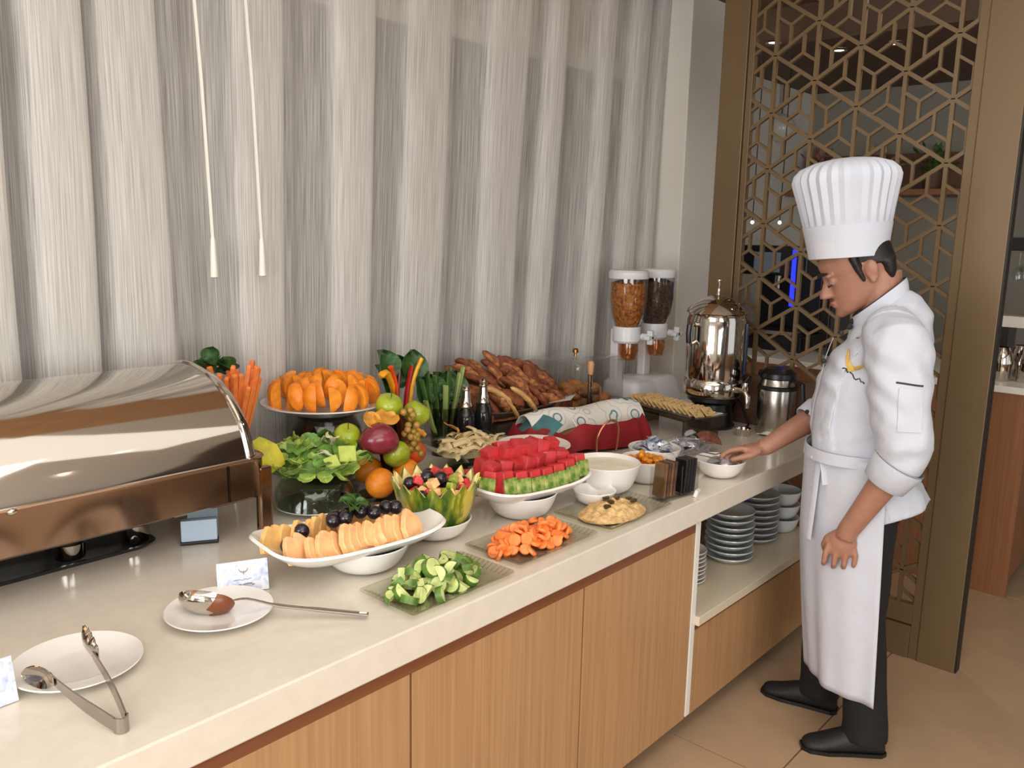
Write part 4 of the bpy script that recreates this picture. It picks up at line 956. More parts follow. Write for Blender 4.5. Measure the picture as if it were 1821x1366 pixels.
# cheese dish
t = thing('cheese_dish', 'square glass dish of pale cheese strips on a glass foot', 'dish', (2.145, 2.085, Z), R(-4))
obj('foot', B().lathe([(.10, 0), (.10, .004), (.085, .045), (.06, .062), (0, .062), (0, .057), (.056, .056), (.08, .042), (.095, .002)], 36), green_glass, t, auto=50)
obj('shell', B().loft([rrect(-.10, .10, -.08, .08, .02, .063), rrect(-.158, .158, -.118, .118, .02, .108), rrect(-.162, .162, -.122, .122, .02, .110), rrect(-.150, .150, -.112, .112, .02, .108), rrect(-.10, .10, -.08, .08, .02, .069)]), green_glass, t, auto=40)
ch = mat('cheese_pale', (222, 200, 150), .5, var=.12, vs=30)
def strip(u, v): return ((u-.5)*.075, (v-.5)*.02, .010*sin(u*4)+.004*sin(v*5))
g = Many(tag(obj('cheese_strip', B().grid(strip, 7, 2), ch, solid=.003), 'pale cheese strip heaped in the square glass dish', 'cheese', 'cheese strips in the glass dish'))
rnd = random.Random(31)
for p in heap(56, 2.145, 2.085, .135, .098, .05, Z+.095, .018): g.put(p, (rnd.uniform(-.5, .5), rnd.uniform(-.5, .5), rnd.uniform(0, 3.1)), scale=rnd.uniform(.8, 1.2))
tag(obj('cheese_fill', lump(.135, .095, .045, 6, rough=.01), ch, loc=(2.145, 2.085, Z+.076)), 'bed of pale cheese in the square glass dish', 'cheese')['kind'] = 'stuff'
tag(obj('tan_curl', salleaf(MATS['physalis_husk'], .06, .03, 1.2), None, loc=(2.075, 2.125, Z+.165), rot=(R(50), .3, .6)), 'small tan curl standing on the cheese', 'garnish')

# pastry tray on a riser
t = thing('wooden_riser', 'dark wooden riser under the pastry tray', 'riser', (2.69, 2.40, Z))
obj('block', B().bx((-.19, -.12, 0), (.19, .11, .075)), mat('riser_brown', (70, 56, 46), .5, var=.15, vs=20), t, smooth=False, bevel=.004)
t = thing('pastry_tray', 'long curved brown tray of flat pastries and filled breads', 'tray', (2.69, 2.40, Z+.076), R(0))
def trayf(u, v):
    x, y = (u-.5)*.62, (v-.5)*.27; return (x, y, .004+.05*abs(v-.5)**3*8*.9+.035*(abs(u-.5)*2)**3)
obj('dish', B().grid(trayf, 20, 14), mat('tray_brown', (92, 80, 70), .4, var=.1, vs=10), t, solid=.006)
crust = mat('toasted_crust', (190, 126, 76), .75, rgb2=(116, 62, 34), vs=40, bump=.6, bs=45, bd=.01); pale_c = mat('pale_crust', (216, 172, 108), .5, var=.15, vs=30); dark_c = mat('dark_topping', (104, 60, 40), .7, rgb2=(158, 86, 50), vs=50, bump=.6, bs=60, bd=.01)
def bread(L_, w_, h, seed):
    def f(u, v):
        a = 2*pi*u; q = sin(pi*v)**.32 if 0 < v < 1 else 0
        x = (v-.5)*L_; return (x, w_*q*cos(a)*(1+.28*noise.noise((x*30, seed, a))), h*q*sin(a)*(1+.4*noise.noise((x*35, seed+3, a)))+.06*L_*sin(pi*v))
    return B().grid(f, 12, 16)
bm1, bm2, bm3 = mesh('bread', bread(.16, .042, .020, 1), crust, auto=80), mesh('bread', bread(.13, .048, .018, 5), dark_c, auto=80), mesh('bread', bread(.20, .018, .013, 8), pale_c, auto=80)
K = [Many(tag(obj('filled_bread', m_, None), lab, 'bread', gr)) for m_, lab, gr in ((bm1, 'toasted brown filled bread on the curved tray', 'toasted breads on the curved tray'), (bm2, 'dark topped flat pastry on the curved tray', 'dark pastries on the curved tray'))]
rnd = random.Random(41)
for k in range(44):
    row = k//11; x = -.25+.5*(k % 11)/10+rnd.uniform(-.02, .02); y = -.11+.055*row+rnd.uniform(-.015, .015); 
    hz = .04+.04*row+.055*max(0, 1-((x+.06)/.3)**2)+rnd.uniform(-.012, .012)
    K[k % 2 if k % 5 else 1].put((2.68+x, 2.41+y, Z+.076+hz), (rnd.uniform(-.7, .7), R(38)+rnd.uniform(-.35, .35), R(-38)+rnd.uniform(-.6, .6)), scale=rnd.uniform(.75, 1.02))
g = Many(tag(obj('bread_strip', bm3, None), 'long pale bread strip leaning at the middle front of the curved tray', 'bread'))
g.put((2.655, 2.275, Z+.165), (0, R(40), R(-10))); g.put((2.49, 2.28, Z+.205), (0, R(28), R(-10)), label='pale bread strip at the left end of the curved tray'); g.put((2.56, 2.27, Z+.145), (0, R(44), R(-5)), label='short pale bread strip behind the cruets', scale=.8)
tag(obj('paper_doily', B().grid(lambda u, v: ((u-.5)*.12, (v-.5)*.10, .02*u), 4, 4), wl, loc=(2.90, 2.26, Z+.13), rot=(R(-12), R(8), R(25)), solid=.001), 'white paper corner at the right end of the pastry tray', 'paper')
tag(obj('pastry_bed', lump(.26, .13, .08, 12, rough=.025, f=22), crust, loc=(2.67, 2.42, Z+.085)), 'lower layer of breads under the pastries on the curved tray', 'bread')['kind'] = 'stuff'
# croissants under an acrylic cover
t = thing('wooden_riser', 'low dark riser under the croissant tray', 'riser', (3.14, 2.38, Z))
obj('block', B().bx((-.16, -.12, 0), (.16, .12, .05)), MATS['riser_brown'], t, smooth=False, bevel=.004)
t = thing('croissant_tray', 'brown tray of croissants under a clear cover', 'tray', (3.14, 2.38, Z+.051))
obj('dish', B().loft([rrect(-.20, .20, -.14, .14, .04, 0), rrect(-.225, .225, -.16, .16, .05, .03), rrect(-.23, .23, -.165, .165, .05, .032), rrect(-.215, .215, -.15, .15, .05, .03), rrect(-.19, .19, -.13, .13, .04, .008)]), mat('copper_tray', (126, 76, 50), .3, metal=.4), t, auto=40)
def crois(u, v):
    a = 2*pi*u; th = (v-.5)*3.2; w_ = .030*sin(pi*min(.98, max(.02, v)))**.7*(1+.10*abs(sin(v*pi*6)))
    c = V((.05*sin(th), .05*cos(th)-.05, .0)); d = V((sin(th), cos(th), 0))
    return c+d*w_*cos(a)+V((0, 0, w_*sin(a)*.85+.022))
g = Many(tag(obj('croissant', B().grid(crois, 12, 24), mat('croissant_gold', (208, 140, 78), .45, rgb2=(172, 100, 52), vs=30)), 'golden croissant under the clear cover', 'croissant', 'croissants under the clear cover'))
for k, (x, y, z) in enumerate(((-.14, -.07, .0), (-.04, -.08, 0), (.06, -.08, 0), (.15, -.07, 0), (-.13, .03, 0), (-.03, .03, 0), (.07, .03, 0), (.15, .03, 0), (-.10, .09, .01), (.0, .10, .01), (.11, .09, .01), (-.08, -.03, .045), (.03, -.03, .045), (.12, -.02, .045), (.0, .05, .05), (.09, .06, .05))):
    g.put((3.14+x, 2.38+y, Z+.062+z), (U(-.2, .2), U(-.2, .2), U(0, 6)))
t = thing('display_cover', 'clear acrylic box cover over the croissants', 'cover', (3.14, 2.38, Z+.085))
obj('box', B().loft([rrect(-.215, .215, -.148, .148, .03, 0), rrect(-.21, .21, -.145, .145, .03, .19), rrect(-.19, .19, -.125, .125, .03, .205)], True), acrylic, t, auto=30)
obj('knob', B().lathe([(.006, .206), (.006, .222), (.014, .226), (.014, .24), (.008, .246), (0, .246)], 16), mat('brass_knob', (176, 128, 72), .25, 1), t)
t = thing('tongs_jar', 'clear jar with pastry tongs before the croissant tray', 'jar', (2.985, 2.175, Z))
obj('jar', B().lathe([(.045, 0), (.048, .003), (.05, .20), (.046, .20), (.043, .01), (0, .008)], 28), clear, t)
t = thing('pastry_tongs', 'wooden tipped steel tongs standing in the clear jar', 'tongs', (2.985, 2.175, Z+.01))
obj('arm', B().tube([(-.012, 0, .01), (-.008, 0, .26)], .007, 8, flat=.4), chrome, t); obj('arm', B().tube([(.014, 0, .01), (.006, 0, .26)], .007, 8, flat=.4), chrome, t)
obj('wooden_tip', B().lathe([(.011, .24), (.014, .26), (.015, .29), (.010, .30), (0, .30)], 14), mat('light_wood', (188, 142, 96), .5), t)

# red lined bread basket
KC = V((2.715, 2.02, 0)); KA = R(-13)
t = thing('bread_basket', 'long basket lined with a red cloth and covered by a patterned napkin', 'basket', (KC.x, KC.y, Z), KA)
wick = mat('dark_wicker', (84, 50, 32), .6, var=.3, vs=60)
obj('basket_body', B().loft([rrect(-.25, .25, -.08, .08, .05, .0), rrect(-.28, .28, -.10, .10, .06, .085), rrect(-.27, .27, -.09, .09, .06, .088), rrect(-.26, .26, -.08, .08, .05, .008)]), wick, t, auto=40)
redc = mat('red_cloth', (134, 16, 22), .75, var=.12, vs=14, bump=.3, bs=200, bd=.002)
def liner(u, v):
    a = 2*pi*u; ex = 3; cx, cy = cos(a), sin(a)
    sx_ = abs(cx)**(2/ex)*(1 if cx > 0 else -1); sy_ = abs(cy)**(2/ex)*(1 if cy > 0 else -1)
    wv = sin(a*7+.6)+.9*sin(a*11+2)+.6*sin(a*4)+.5*sin(a*17)
    if v < .5:
        k = v/.5; z = .03+.085*k+.006*wv*k; r = .80+.20*k
    else:
        k = (v-.5)/.5; z = .115+.008*wv-.108*k*(.93+.07*sin(a*5+1)); r = 1.0+.10*sin(k*pi/2)+.045*k*wv*.6
    return (.305*r*sx_, (.122*r+.03*max(0, v-.5)*wv*.5)*sy_, max(.004, z))
obj('cloth_liner', B().grid(liner, 120, 14), redc, t, solid=.003)
obj('wire_handle', B().tube(cr([(-.05, -.165, .01), (-.055, -.17, .08), (-.02, -.175, .135), (.03, -.175, .14), (.055, -.17, .10), (.05, -.165, .01)], 5), .0045, 8), mat('copper_wire', (190, 128, 96), .3, .8), t)
nb = bpy.data.materials.new('patterned_napkin'); nb.use_nodes = True; _t = nb.node_tree; _b = _t.nodes['Principled BSDF']; _b.inputs['Roughness'].default_value = .8
_tc = _t.nodes.new('ShaderNodeTexCoord'); _v = _t.nodes.new('ShaderNodeTexVoronoi'); _v.inputs['Scale'].default_value = 13; _t.links.new(_tc.outputs['Object'], _v.inputs['Vector'])
_r = _t.nodes.new('ShaderNodeValToRGB'); _t.links.new(_v.outputs['Distance'], _r.inputs[0]); _r.color_ramp.interpolation = 'CONSTANT'; e = _r.color_ramp.elements
e[0].position = 0; e[0].color = lin((206, 206, 200)); e[1].position = .22; e[1].color = lin((84, 126, 136)); q = e.new(.30); q.color = lin((214, 210, 200)); q = e.new(.5); q.color = lin((184, 180, 176)); q = e.new(.54); q.color = lin((216, 212, 202))
_t.links.new(_r.outputs[0], _b.inputs['Base Color'])
t = thing('napkin', 'white napkin with teal print folded over the bread in the red basket', 'napkin', (KC.x, KC.y, Z), KA)
def nap(u, v):
    x = -.26+.58*u; q = (v-.5)*2
    return (x, .03+.075*q*(1+.06*sin(u*14)), .165-.055*q*q-.02*abs(q)**3+.008*sin(u*9+q*2)-.03*max(0, .25-u)*2-.03*max(0, u-.85)*2)
obj('cloth', B().grid(nap, 40, 14), nb, t, solid=.003)
def teal(u, v):
    x = -.33+.14*u; q = (v-.5)*2
    return (x+.04*q*0, -.02+.10*q, .10+.055*u*(1-.3*q*q)-.045*abs(q)*(1-u)-.02*(1-u))
obj('teal_corner', B().grid(teal, 10, 12), mat('teal_cloth', (70, 118, 122), .8, var=.12, vs=30), t, solid=.003, label='teal end of the napkin')
obj('bread_mound', B().ball((.02, .03, .08), (.28, .07, .07), 24, 12), MATS['pale_crust'], t)
tag(obj('folded_ticket', B().box((0, 0, .02), (.018, .003, .04)), wl, loc=(2.585, 1.935, Z+.115), rot=(R(-30), 0, R(20)), smooth=False), 'small white ticket leaning on the teal napkin end', 'ticket')

# cereal dispenser
t = thing('cereal_dispenser', 'white double cereal dispenser with corn flakes and chocolate cereal', 'dispenser', (3.60, 2.33, Z))
wp = mat('white_plastic', (218, 218, 220), .3)
obj('base', B().loft([rrect(-.19, .27, -.13, .12, .05, 0), rrect(-.18, .26, -.125, .115, .05, .05), rrect(-.16, .24, -.10, .11, .04, .13), rrect(-.14, .22, -.08, .10, .03, .145)]), wp, t, auto=50)
obj('catch_tray', B().loft([rrect(-.17, .25, -.215, -.13, .03, 0), rrect(-.165, .245, -.21, -.13, .03, .02)]), wp, t, auto=40)
flk = mat('corn_flakes', (204, 120, 44), .5, rgb2=(150, 76, 22), vs=55, bump=1, bs=70, bd=.02); cho = mat('chocolate_cereal', (62, 40, 30), .5, rgb2=(96, 64, 48), vs=60, bump=1, bs=70, bd=.02)
for x, m_, nm in ((-.115, flk, 'corn_flakes'), (.135, cho, 'chocolate_cereal')):
    c = obj('canister', B().lathe([(.052, .40), (.060, .42), (.082, .47), (.093, .54), (.094, .655), (.092, .655), (.091, .54), (.080, .47), (.058, .42)], 32), clear, t, loc=(x, 0, 0))
    obj('cereal', B().lathe([(.0, .412), (.054, .415), (.077, .47), (.088, .54), (.088, .625), (.05, .64), (0, .645)], 28), m_, c, label=('orange corn flakes' if x < 0 else 'dark chocolate cereal'))
    obj('lid', B().lathe([(.097, .65), (.099, .655), (.099, .68), (.09, .69), (.03, .694), (0, .694)], 32), wp, t, loc=(x, 0, 0))
    obj('collar', B().lathe([(.066, .415), (.068, .41), (.068, .345), (.060, .335), (.0, .335)], 28), wp, t, loc=(x, 0, 0))
    obj('chute', B().lathe([(.044, .335), (.05, .30), (.036, .25), (.033, .25), (.046, .30), (.041, .335)], 24), glass('chute_plastic', (250, 226, 206) if x < 0 else (222, 202, 188)), t, loc=(x, -.015, 0))
    k = obj('knob', B().tube([(0, -.05, 0), (0, -.085, 0)], .018, 16).box((0, -.10, 0), (.07, .03, .02)).box((0, -.10, 0), (.02, .03, .07)), wp, t, loc=(x+.045, -.01, .365), smooth=False, bevel=.004)
    obj('column', B().bx((x-.03, .03, .14), (x+.03, .075, .40)), wp, t, smooth=False, bevel=.006)
# cracker tray on its stand
t = thing('cracker_stand', 'clear bent acrylic stand with a long tray of crackers', 'stand', (3.245, 1.915, Z), R(-15))
obj('stand', B().bx((-.105, -.19, 0), (.105, -.182, .085)).bx((-.105, .182, 0), (.105, .19, .085)).bx((-.105, -.19, .085), (.105, .19, .091)), glass('frosted_acrylic', (196, 186, 172)), t, smooth=False)
obj('tray', B().loft([rrect(-.085, .085, -.22, .22, .02, .092, 3), rrect(-.105, .105, -.245, .245, .02, .108, 3), rrect(-.107, .107, -.247, .247, .02, .11, 3), rrect(-.095, .095, -.235, .235, .02, .108, 3), rrect(-.08, .08, -.215, .215, .02, .097, 3)]), smoke, t, auto=40)
ck = tag(obj('cracker', B().box((0, 0, 0), (.055, .055, .006)), mat('cracker', (206, 172, 116), .55, var=.15, vs=50), smooth=False, bevel=.002), 'square pale cracker on the long stand', 'cracker', 'crackers on the long stand')
obj('holes', B().lathe([(.003, .0032), (.0035, .0034), (0, .0034)], 8).lathe([(.003, .0032), (.0035, .0034), (0, .0034)], 8, c=(.014, .014, 0)).lathe([(.003, .0032), (.0035, .0034), (0, .0034)], 8, c=(-.014, -.014, 0)), wick, ck)
g = Many(ck); CMx = Matrix.Translation((3.245, 1.915, Z)) @ Matrix.Rotation(R(-15), 4, 'Z')
for k in range(26):
    i, j = k % 13, k//13
    g.put(CMx @ V((-.035+.07*j, -.19+.38*i/12, .118+.002*(i % 2))), (R(30+U(-6, 6)), U(-.05, .05), R(-15)+U(-.1, .1)), label='square pale cracker on the long stand, %s row, %s' % (('left', 'right')[j], nth(i, 13, 'the front end', 'the wall end')))

# coffee urn
t = thing('coffee_urn', 'tall polished steel urn on a black stand beside the screen', 'urn', (3.47, 1.835, Z), R(-15))
obj('stand_ring', B().lathe([(.085, 0), (.105, .0), (.108, .012), (.10, .02), (.09, .11), (.112, .125), (.112, .14), (.08, .14), (.075, .02)], 36, closed=True, caps=False), black, t, auto=50)
obj('skirt', B().lathe([(.112, .14), (.13, .148), (.134, .16), (.134, .215), (.128, .225)], 44), chrome, t, auto=50)
obj('tank', B().lathe([(.126, .225), (.128, .235), (.131, .30), (.131, .49), (.124, .51), (.128, .52), (.0, .52)], 48), chrome, t, auto=50)
obj('lid', B().lathe([(.135, .52), (.138, .525), (.132, .535), (.115, .555), (.07, .585), (.03, .60), (.0, .603)], 44), chrome, t, auto=60)
obj('lid_knob', B().lathe([(.012, .60), (.008, .61), (.007, .64), (.012, .655), (.012, .67), (0, .676)], 16), chrome, t)
for s in (-1, 1):
    h = obj('handle', B().tube([(s*.126, 0, .47), (s*.155, 0, .48), (s*.168, 0, .47)], .010, 8).tube([(s*.126, 0, .40), (s*.155, 0, .39), (s*.168, 0, .40)], .010, 8), chrome, t)
    obj('grip', B().tube([(s*.168, 0, .475), (s*.172, 0, .435), (s*.168, 0, .395)], .014, 10), black, h)
obj('spigot', B().tube([(0, -.12, .19), (0, -.19, .19), (0, -.205, .17), (0, -.205, .12)], [.016, .014, .014, .012], 12).lathe([(.012, .19), (.014, .2), (.010, .23), (0, .235)], 12, c=(0, -.19, 0)), chrome, t)
obj('tap_lever', B().tube([(0, -.19, .23), (0, -.215, .26)], .008, 8), black, t)
obj('sight_glass', B().tube([(.075, -.112, .25), (.075, -.112, .48)], .009, 10), mat('sight_tube', (40, 52, 70), .1), t)
tag(obj('power_cord', B().tube(cr([(3.585, 1.80, Z+.03), (3.60, 1.77, Z+.12), (3.605, 1.735, Z+.05), (3.58, 1.70, Z+.008), (3.50, 1.69, Z+.006)], 5), .0045, 6), black), 'black cord looping on the counter beside the urn', 'cord')
dl = thing('drip_cup', 'small chrome cup under the urn spigot', 'cup', (3.40, 1.64, Z))
obj('cup', B().lathe([(.028, 0), (.034, .03), (.036, .032), (.032, .03), (.026, .005), (0, .004)], 20), chrome, dl)
# thermos
t = thing('thermos_jug', 'brushed steel thermos jug with black lid beside the chef', 'jug', (3.535, 1.555, Z), R(-100))
obj('body', B().lathe([(.076, 0), (.08, .004), (.082, .20), (.072, .225), (0, .225)], 36), steel, t, auto=50)
obj('neck', B().lathe([(.076, .222), (.074, .226), (.07, .25), (.0, .25)], 36), steel, t, auto=50)
obj('collar', B().lathe([(.083, .203), (.086, .206), (.086, .216), (.08, .222)], 36, caps=False), black, t)
obj('lid', B().lathe([(.074, .25), (.078, .255), (.076, .275), (.055, .295), (0, .30)], 36), black, t)
obj('handle', B().tube([(.07, 0, .25), (.125, 0, .24), (.135, 0, .16), (.12, 0, .06), (.08, 0, .05)], .012, 8, flat=.7), black, t)
obj('spout', B().tube([(-.06, 0, .255), (-.095, 0, .265)], [.022, .014], 10), black, t)
tag(obj('folded_napkin', B().grid(lambda u, v: ((u-.5)*.08, (v-.5)*.07, .012+.012*sin(u*5)*sin(v*4)), 8, 8), wl, loc=(3.475, 1.555, Z), solid=.002), 'small crumpled white napkin beside the thermos', 'napkin')

# ================================================ crockery in the open shelf
ZS = .4625
def stack(name, cat, b, m, n, step, x, y, first, rest, group, auto=50):
    o = thing(name, first, cat, (x, y, ZS), 0, group); obj('dish', b, m, o, auto=auto)
    o['label'] = 'lowest '+first
    for k in range(1, n): dup(o, (x+U(-.003, .003), y+U(-.003, .003), ZS+step*k), label=('topmost ' if k == n-1 else '')+rest+('' if k == n-1 else ', %s from the top' % NTH[n-1-k]))
sg = mat('pale_blue_porcelain', (206, 212, 212), .18, coat=.3)
pp = [(.0, .004), (.05, .004), (.062, .008), (.088, .026), (.097, .030), (.098, .026), (.088, .018), (.062, .002), (.055, 0), (0, 0)]
stack('soup_plate', 'plate', B().lathe(pp, 40, caps=False), sg, 8, .0265, 3.06, 1.50, 'deep plate in the tall first stack on the open shelf', 'deep plate in the tall first stack on the open shelf', 'first stack of deep plates')
stack('soup_plate', 'plate', B().lathe(pp, 40, caps=False), sg, 8, .0265, 3.345, 1.525, 'deep plate in the second stack from the cabinet side panel', 'deep plate in the second stack from the cabinet side panel', 'second stack of deep plates')
stack('saucer', 'saucer', B().lathe([(r*.82, z*.7) for r, z in pp], 36, caps=False), white, 8, .016, 2.735, 1.515, 'saucer stacked beside the white side panel', 'saucer stacked beside the white side panel', 'stack of saucers')
stack('cereal_bowl', 'bowl', B().lathe(bowlp(.045, .085, .065, .004), 36), sg, 3, .062, 3.545, 1.50, 'bowl in the stack nearest the chef apron', 'bowl in the stack nearest the chef apron', 'stack of bowls')

# ================================================ the chef
skin = mat('brown_skin', (158, 112, 91), .5, var=.05, vs=40)
cloth = mat('white_chef_cloth', (192, 196, 206), .85, bump=.35, bs=9, bd=.03)
apron_m = mat('white_apron_cloth', (192, 195, 204), .85, bump=.3, bs=7, bd=.03)
hat_m = mat('white_hat_paper', (198, 203, 214), .8)
hairm = mat('black_hair', (22, 18, 18), .55, bump=.4, bs=150, bd=.004)
thread = mat('dark_thread', (40, 40, 48), .7); goldt = mat('gold_thread', (206, 170, 76), .6)
blk = mat('black_trouser_cloth', (17, 15, 16), .85)
HK, TILT = 1.19, R(25)
HM = Matrix.Translation((.022, 0, 1.660)) @ Matrix.Rotation(R(7), 4, 'Z') @ Matrix.Rotation(TILT, 4, 'Y') @ Matrix.Scale(HK, 4)
def H(x, y, z): return HM @ V((x*1.2 if x > 0 else x, y, z*.88 if z < 0 else z))
def hslice(z, xf, xb, w, n=28, cut=None, gap=0):
    out = []
    for j in range(n):
        a = 2*pi*j/n; cx, cy = cos(a), sin(a)
        ex = 2.3
        X = abs(cx)**(2/ex)*(1 if cx > 0 else -1); Y = abs(cy)**(2/ex)*(1 if cy > 0 else -1)
        mid = (xf+xb)/2; x = mid+(xf-xb)/2*X
        wf = w*(1-.22*max(0, X)**2)
        out.append(H(x, wf*Y, z))
    return out
slices = [(-.108, .076, .042, .016), (-.102, .090, .025, .030), (-.092, .096, .0, .042), (-.072, .094, -.03, .053), (-.05, .093, -.055, .060), (-.025, .091, -.062, .065), (.0, .086, -.070, .070), (.015, .087, -.074, .072), (.033, .096, -.076, .074), (.06, .098, -.076, .075), (.09, .086, -.07, .068), (.115, .055, -.05, .05), (.13, .012, -.02, .02)]
body = B()
body.loft([hslice(*s) for s in slices])
# nose, lips, brow, cheeks, ears
body.loft([[H(x, y*w, z) for x, y in ((xt, 0), (xt-.006, .75), (xb, 1), (xb-.02, .8), (xb-.02, -.8), (xb, -1), (xt-.006, -.75))] for z, xt, xb, w in ((.030, .098, .086, .008), (.016, .100, .086, .009), (.0, .108, .088, .011), (-.016, .117, .089, .014), (-.027, .121, .090, .018), (-.035, .114, .090, .016), (-.039, .100, .086, .010))])
rotH = HM.to_3x3()
rh = rotH*(1/HK)
def hb(x, y, z, r): body.ball(H(x, y, z), tuple(v*HK for v in r), 14, 10, rh)
hb(.094, 0, -.054, (.010, .022, .0055)); hb(.093, 0, -.066, (.009, .020, .006)); hb(.083, 0, -.095, (.018, .02, .014))
for s in (1, -1):
    hb(.083, s*.032, .030, (.014, .024, .008)); hb(.080, s*.030, .012, (.010, .014, .010))
    # ear : rim, lobe, bowl
    er = Matrix.Rotation(R(-12)*1, 3, 'Y')
    hb(-.004, s*.074, .004, (.017, .009, .031)); hb(-.010, s*.080, .012, (.014, .007, .022)); hb(.000, s*.076, -.024, (.009, .007, .010))
# neck and trunk core
body.tube([H(-.025, 0, -.02), V((-.03, 0, 1.585)), V((-.045, 0, 1.53)), V((-.05, 0, 1.44))], [.072, .066, .070, .09], 20)
def ring(cx, cz, rx, ry, tl=0, cy=0, n=40, ex=2.2):
    out = []
    for j in range(n):
        a = 2*pi*j/n; c, s = cos(a), sin(a)
        X = rx*abs(c)**(2/ex)*(1 if c > 0 else -1); Y = ry*abs(s)**(2/ex)*(1 if s > 0 else -1)
        out.append(V((cx+X*cos(R(tl)), cy+Y, cz-X*sin(R(tl)))))
    return out
body.loft([ring(-.045, 1.47, .11, .15, 15), ring(-.03, 1.35, .125, .155), ring(-.01, 1.15, .12, .145), ring(-.02, .98, .125, .155), ring(-.03, .86, .11, .15)])
LS, LE, LW = V((-.085, .17, 1.44)), V((-.135, .252, 1.10)), V((.004, .222, .828))
RS, RE, RW = V((-.03, -.17, 1.44)), V((.085, -.215, 1.165)), V((.31, -.032, 1.012))
body.tube([V((-.06, .09, 1.45)), LS, (LS+LE)/2, LE, LE.lerp(LW, .3), LE.lerp(LW, .75), LW, LW.lerp(V((.018, .215, .775)), .5)], [.06, .06, .054, .046, .047, .038, .034, .033], 18)
body.tube([V((-.03, -.09, 1.45)), RS, (RS+RE)/2, RE, RE.lerp(RW, .3), RE.lerp(RW, .75), RW, RW+V((.02, .005, -.002))], [.06, .06, .054, .046, .046, .036, .031, .030], 18)
# left hand hanging, back of the hand outwards
def palm(c, rx, ry, rz, rot=None): body.ball(c, (rx, ry, rz), 16, 10, rot)
palm((.016, .216, .782), .044, .020, .052)
palm((.020, .215, .762), .047, .017, .034)
for x, l, r in ((.066, 1, .0095), (.035, 1.12, .0100), (.004, 1.06, .0097), (-.026, .86, .0088)):
    body.tube([(x*.8+.004, .216, .775), (x, .220, .742), (x+.003, .221, .742-.034*l), (x+.004, .204, .742-.047*l), (x+.003, .184, .742-.040*l), (x+.001, .176, .742-.022*l)], [r*1.05, r*1.08, r, r, r*.92, r*.8], 10)
body.tube([(.040, .212, .808), (.064, .205, .786), (.074, .196, .758), (.070, .184, .735)], [.014, .0135, .0115, .009], 10)
# right hand reaching down over the bowl
rp = Matrix.Rotation(R(24), 3, 'Z') @ Matrix.Rotation(R(8), 3, 'Y')
palm((.352, -.012, 1.006), .048, .040, .019, rp)
for pts, r in ((((.36, .010, 1.008), (.388, .022, 1.010), (.424, .036, 1.002), (.446, .043, .986), (.457, .046, .968)), .0105), (((.36, -.004, 1.008), (.392, .006, 1.006), (.424, .018, .990), (.434, .026, .968), (.428, .030, .952)), .0110), (((.355, -.018, 1.006), (.388, -.010, 1.0), (.414, -.002, .980), (.414, .006, .958), (.400, .010, .948)), .0105), (((.35, -.032, 1.004), (.378, -.028, .994), (.400, -.022, .974), (.396, -.014, .956), (.382, -.010, .950)), .0092)):
    body.tube(pts, [r*1.05, r*1.08, r, r*.95, r*.82], 10)
body.tube([(.325, .004, 1.004), (.350, .028, .992), (.385, .045, .982), (.418, .050, .970)], [.0135, .0135, .0115, .009], 10)
# legs and feet cores
LH, LK, LA = V((-.05, .10, .90)), V((-.065, .115, .50)), V((-.115, .12, .085))
RH, RK, RA = V((-.03, -.10, .90)), V((.055, -.11, .50)), V((.05, -.115, .085))
for h, k, a, d in ((LH, LK, LA, V((.19, .055, 0))), (RH, RK, RA, V((.19, -.03, 0)))):
    body.tube([h, (h+k)/2, k, (k+a)/2, a, a+V((0, 0, -.04))], [.085, .078, .060, .054, .040, .038], 16)
    body.tube([a+V((-.03, 0, -.045)), a+d*.4+V((0, 0, -.055)), a+d*.8+V((0, 0, -.064))], [.030, .024, .016], 12)
pm_ = mesh('person', body, skin, voxel=.0045, auto=180)
chef = bpy.data.objects.new('person', pm_); C.objects.link(chef)
chef.location = (2.92, .98, 0); chef.rotation_euler = (0, 0, atan2(.948, -.318))
tag(chef, 'chef in tall white hat, white jacket and apron looking down and reaching into a bowl', 'person')
P = chef
# hair
hairb = B()
def hs(z, xf, xb, w): return hslice(z, xf, xb, w)
hairb.loft([hs(-.052, -.040, -.056, .040), hs(-.04, -.030, -.064, .056), hs(-.02, -.027, -.072, .067), hs(.005, -.025, -.078, .0735), hs(.014, -.018, -.081, .0755), hs(.021, .050, -.082, .0775), hs(.06, .066, -.082, .079), hs(.09, .05, -.074, .072)])
for s in (1, -1): hairb.tube([H(.024, s*.071, .06), H(.022, s*.0715, .02), H(.019, s*.0705, -.006), H(.018, s*.069, -.020)], [.026, .019, .013, .010], 10, flat=.6)
obj('hair', hairb, hairm, P, voxel=.005, auto=180)
for s, nm in ((1, 'eyebrow'), (-1, 'eyebrow')):
    obj(nm, B().tube([H(.104, s*.012, .034), H(.100, s*.028, .041), H(.085, s*.046, .036)], [.004, .0046, .0025], 8, flat=1.4), hairm, P)
    obj('eyelashes', B().tube([H(.0915, s*.018, .004), H(.0925, s*.030, .000), H(.084, s*.043, .004)], [.0018, .0024, .0016], 6), hairm, P)
    obj('eye', B().ball(H(.0805, s*.031, .009), .0105*HK, 12, 8), mat('eye_white', (150, 120, 108), .2), P)
obj('moustache_shadow', B().tube([H(.092, -.022, -.0455), H(.0985, 0, -.043), H(.092, .022, -.0455)], [.002, .003, .002], 6), mat('stubble', (112, 70, 56), .7), P)
obj('lips', B().tube([H(.094, -.018, -.060), H(.1015, 0, -.059), H(.094, .018, -.060)], [.002, .0045, .002], 8), mat('lip', (140, 76, 66), .5), P)
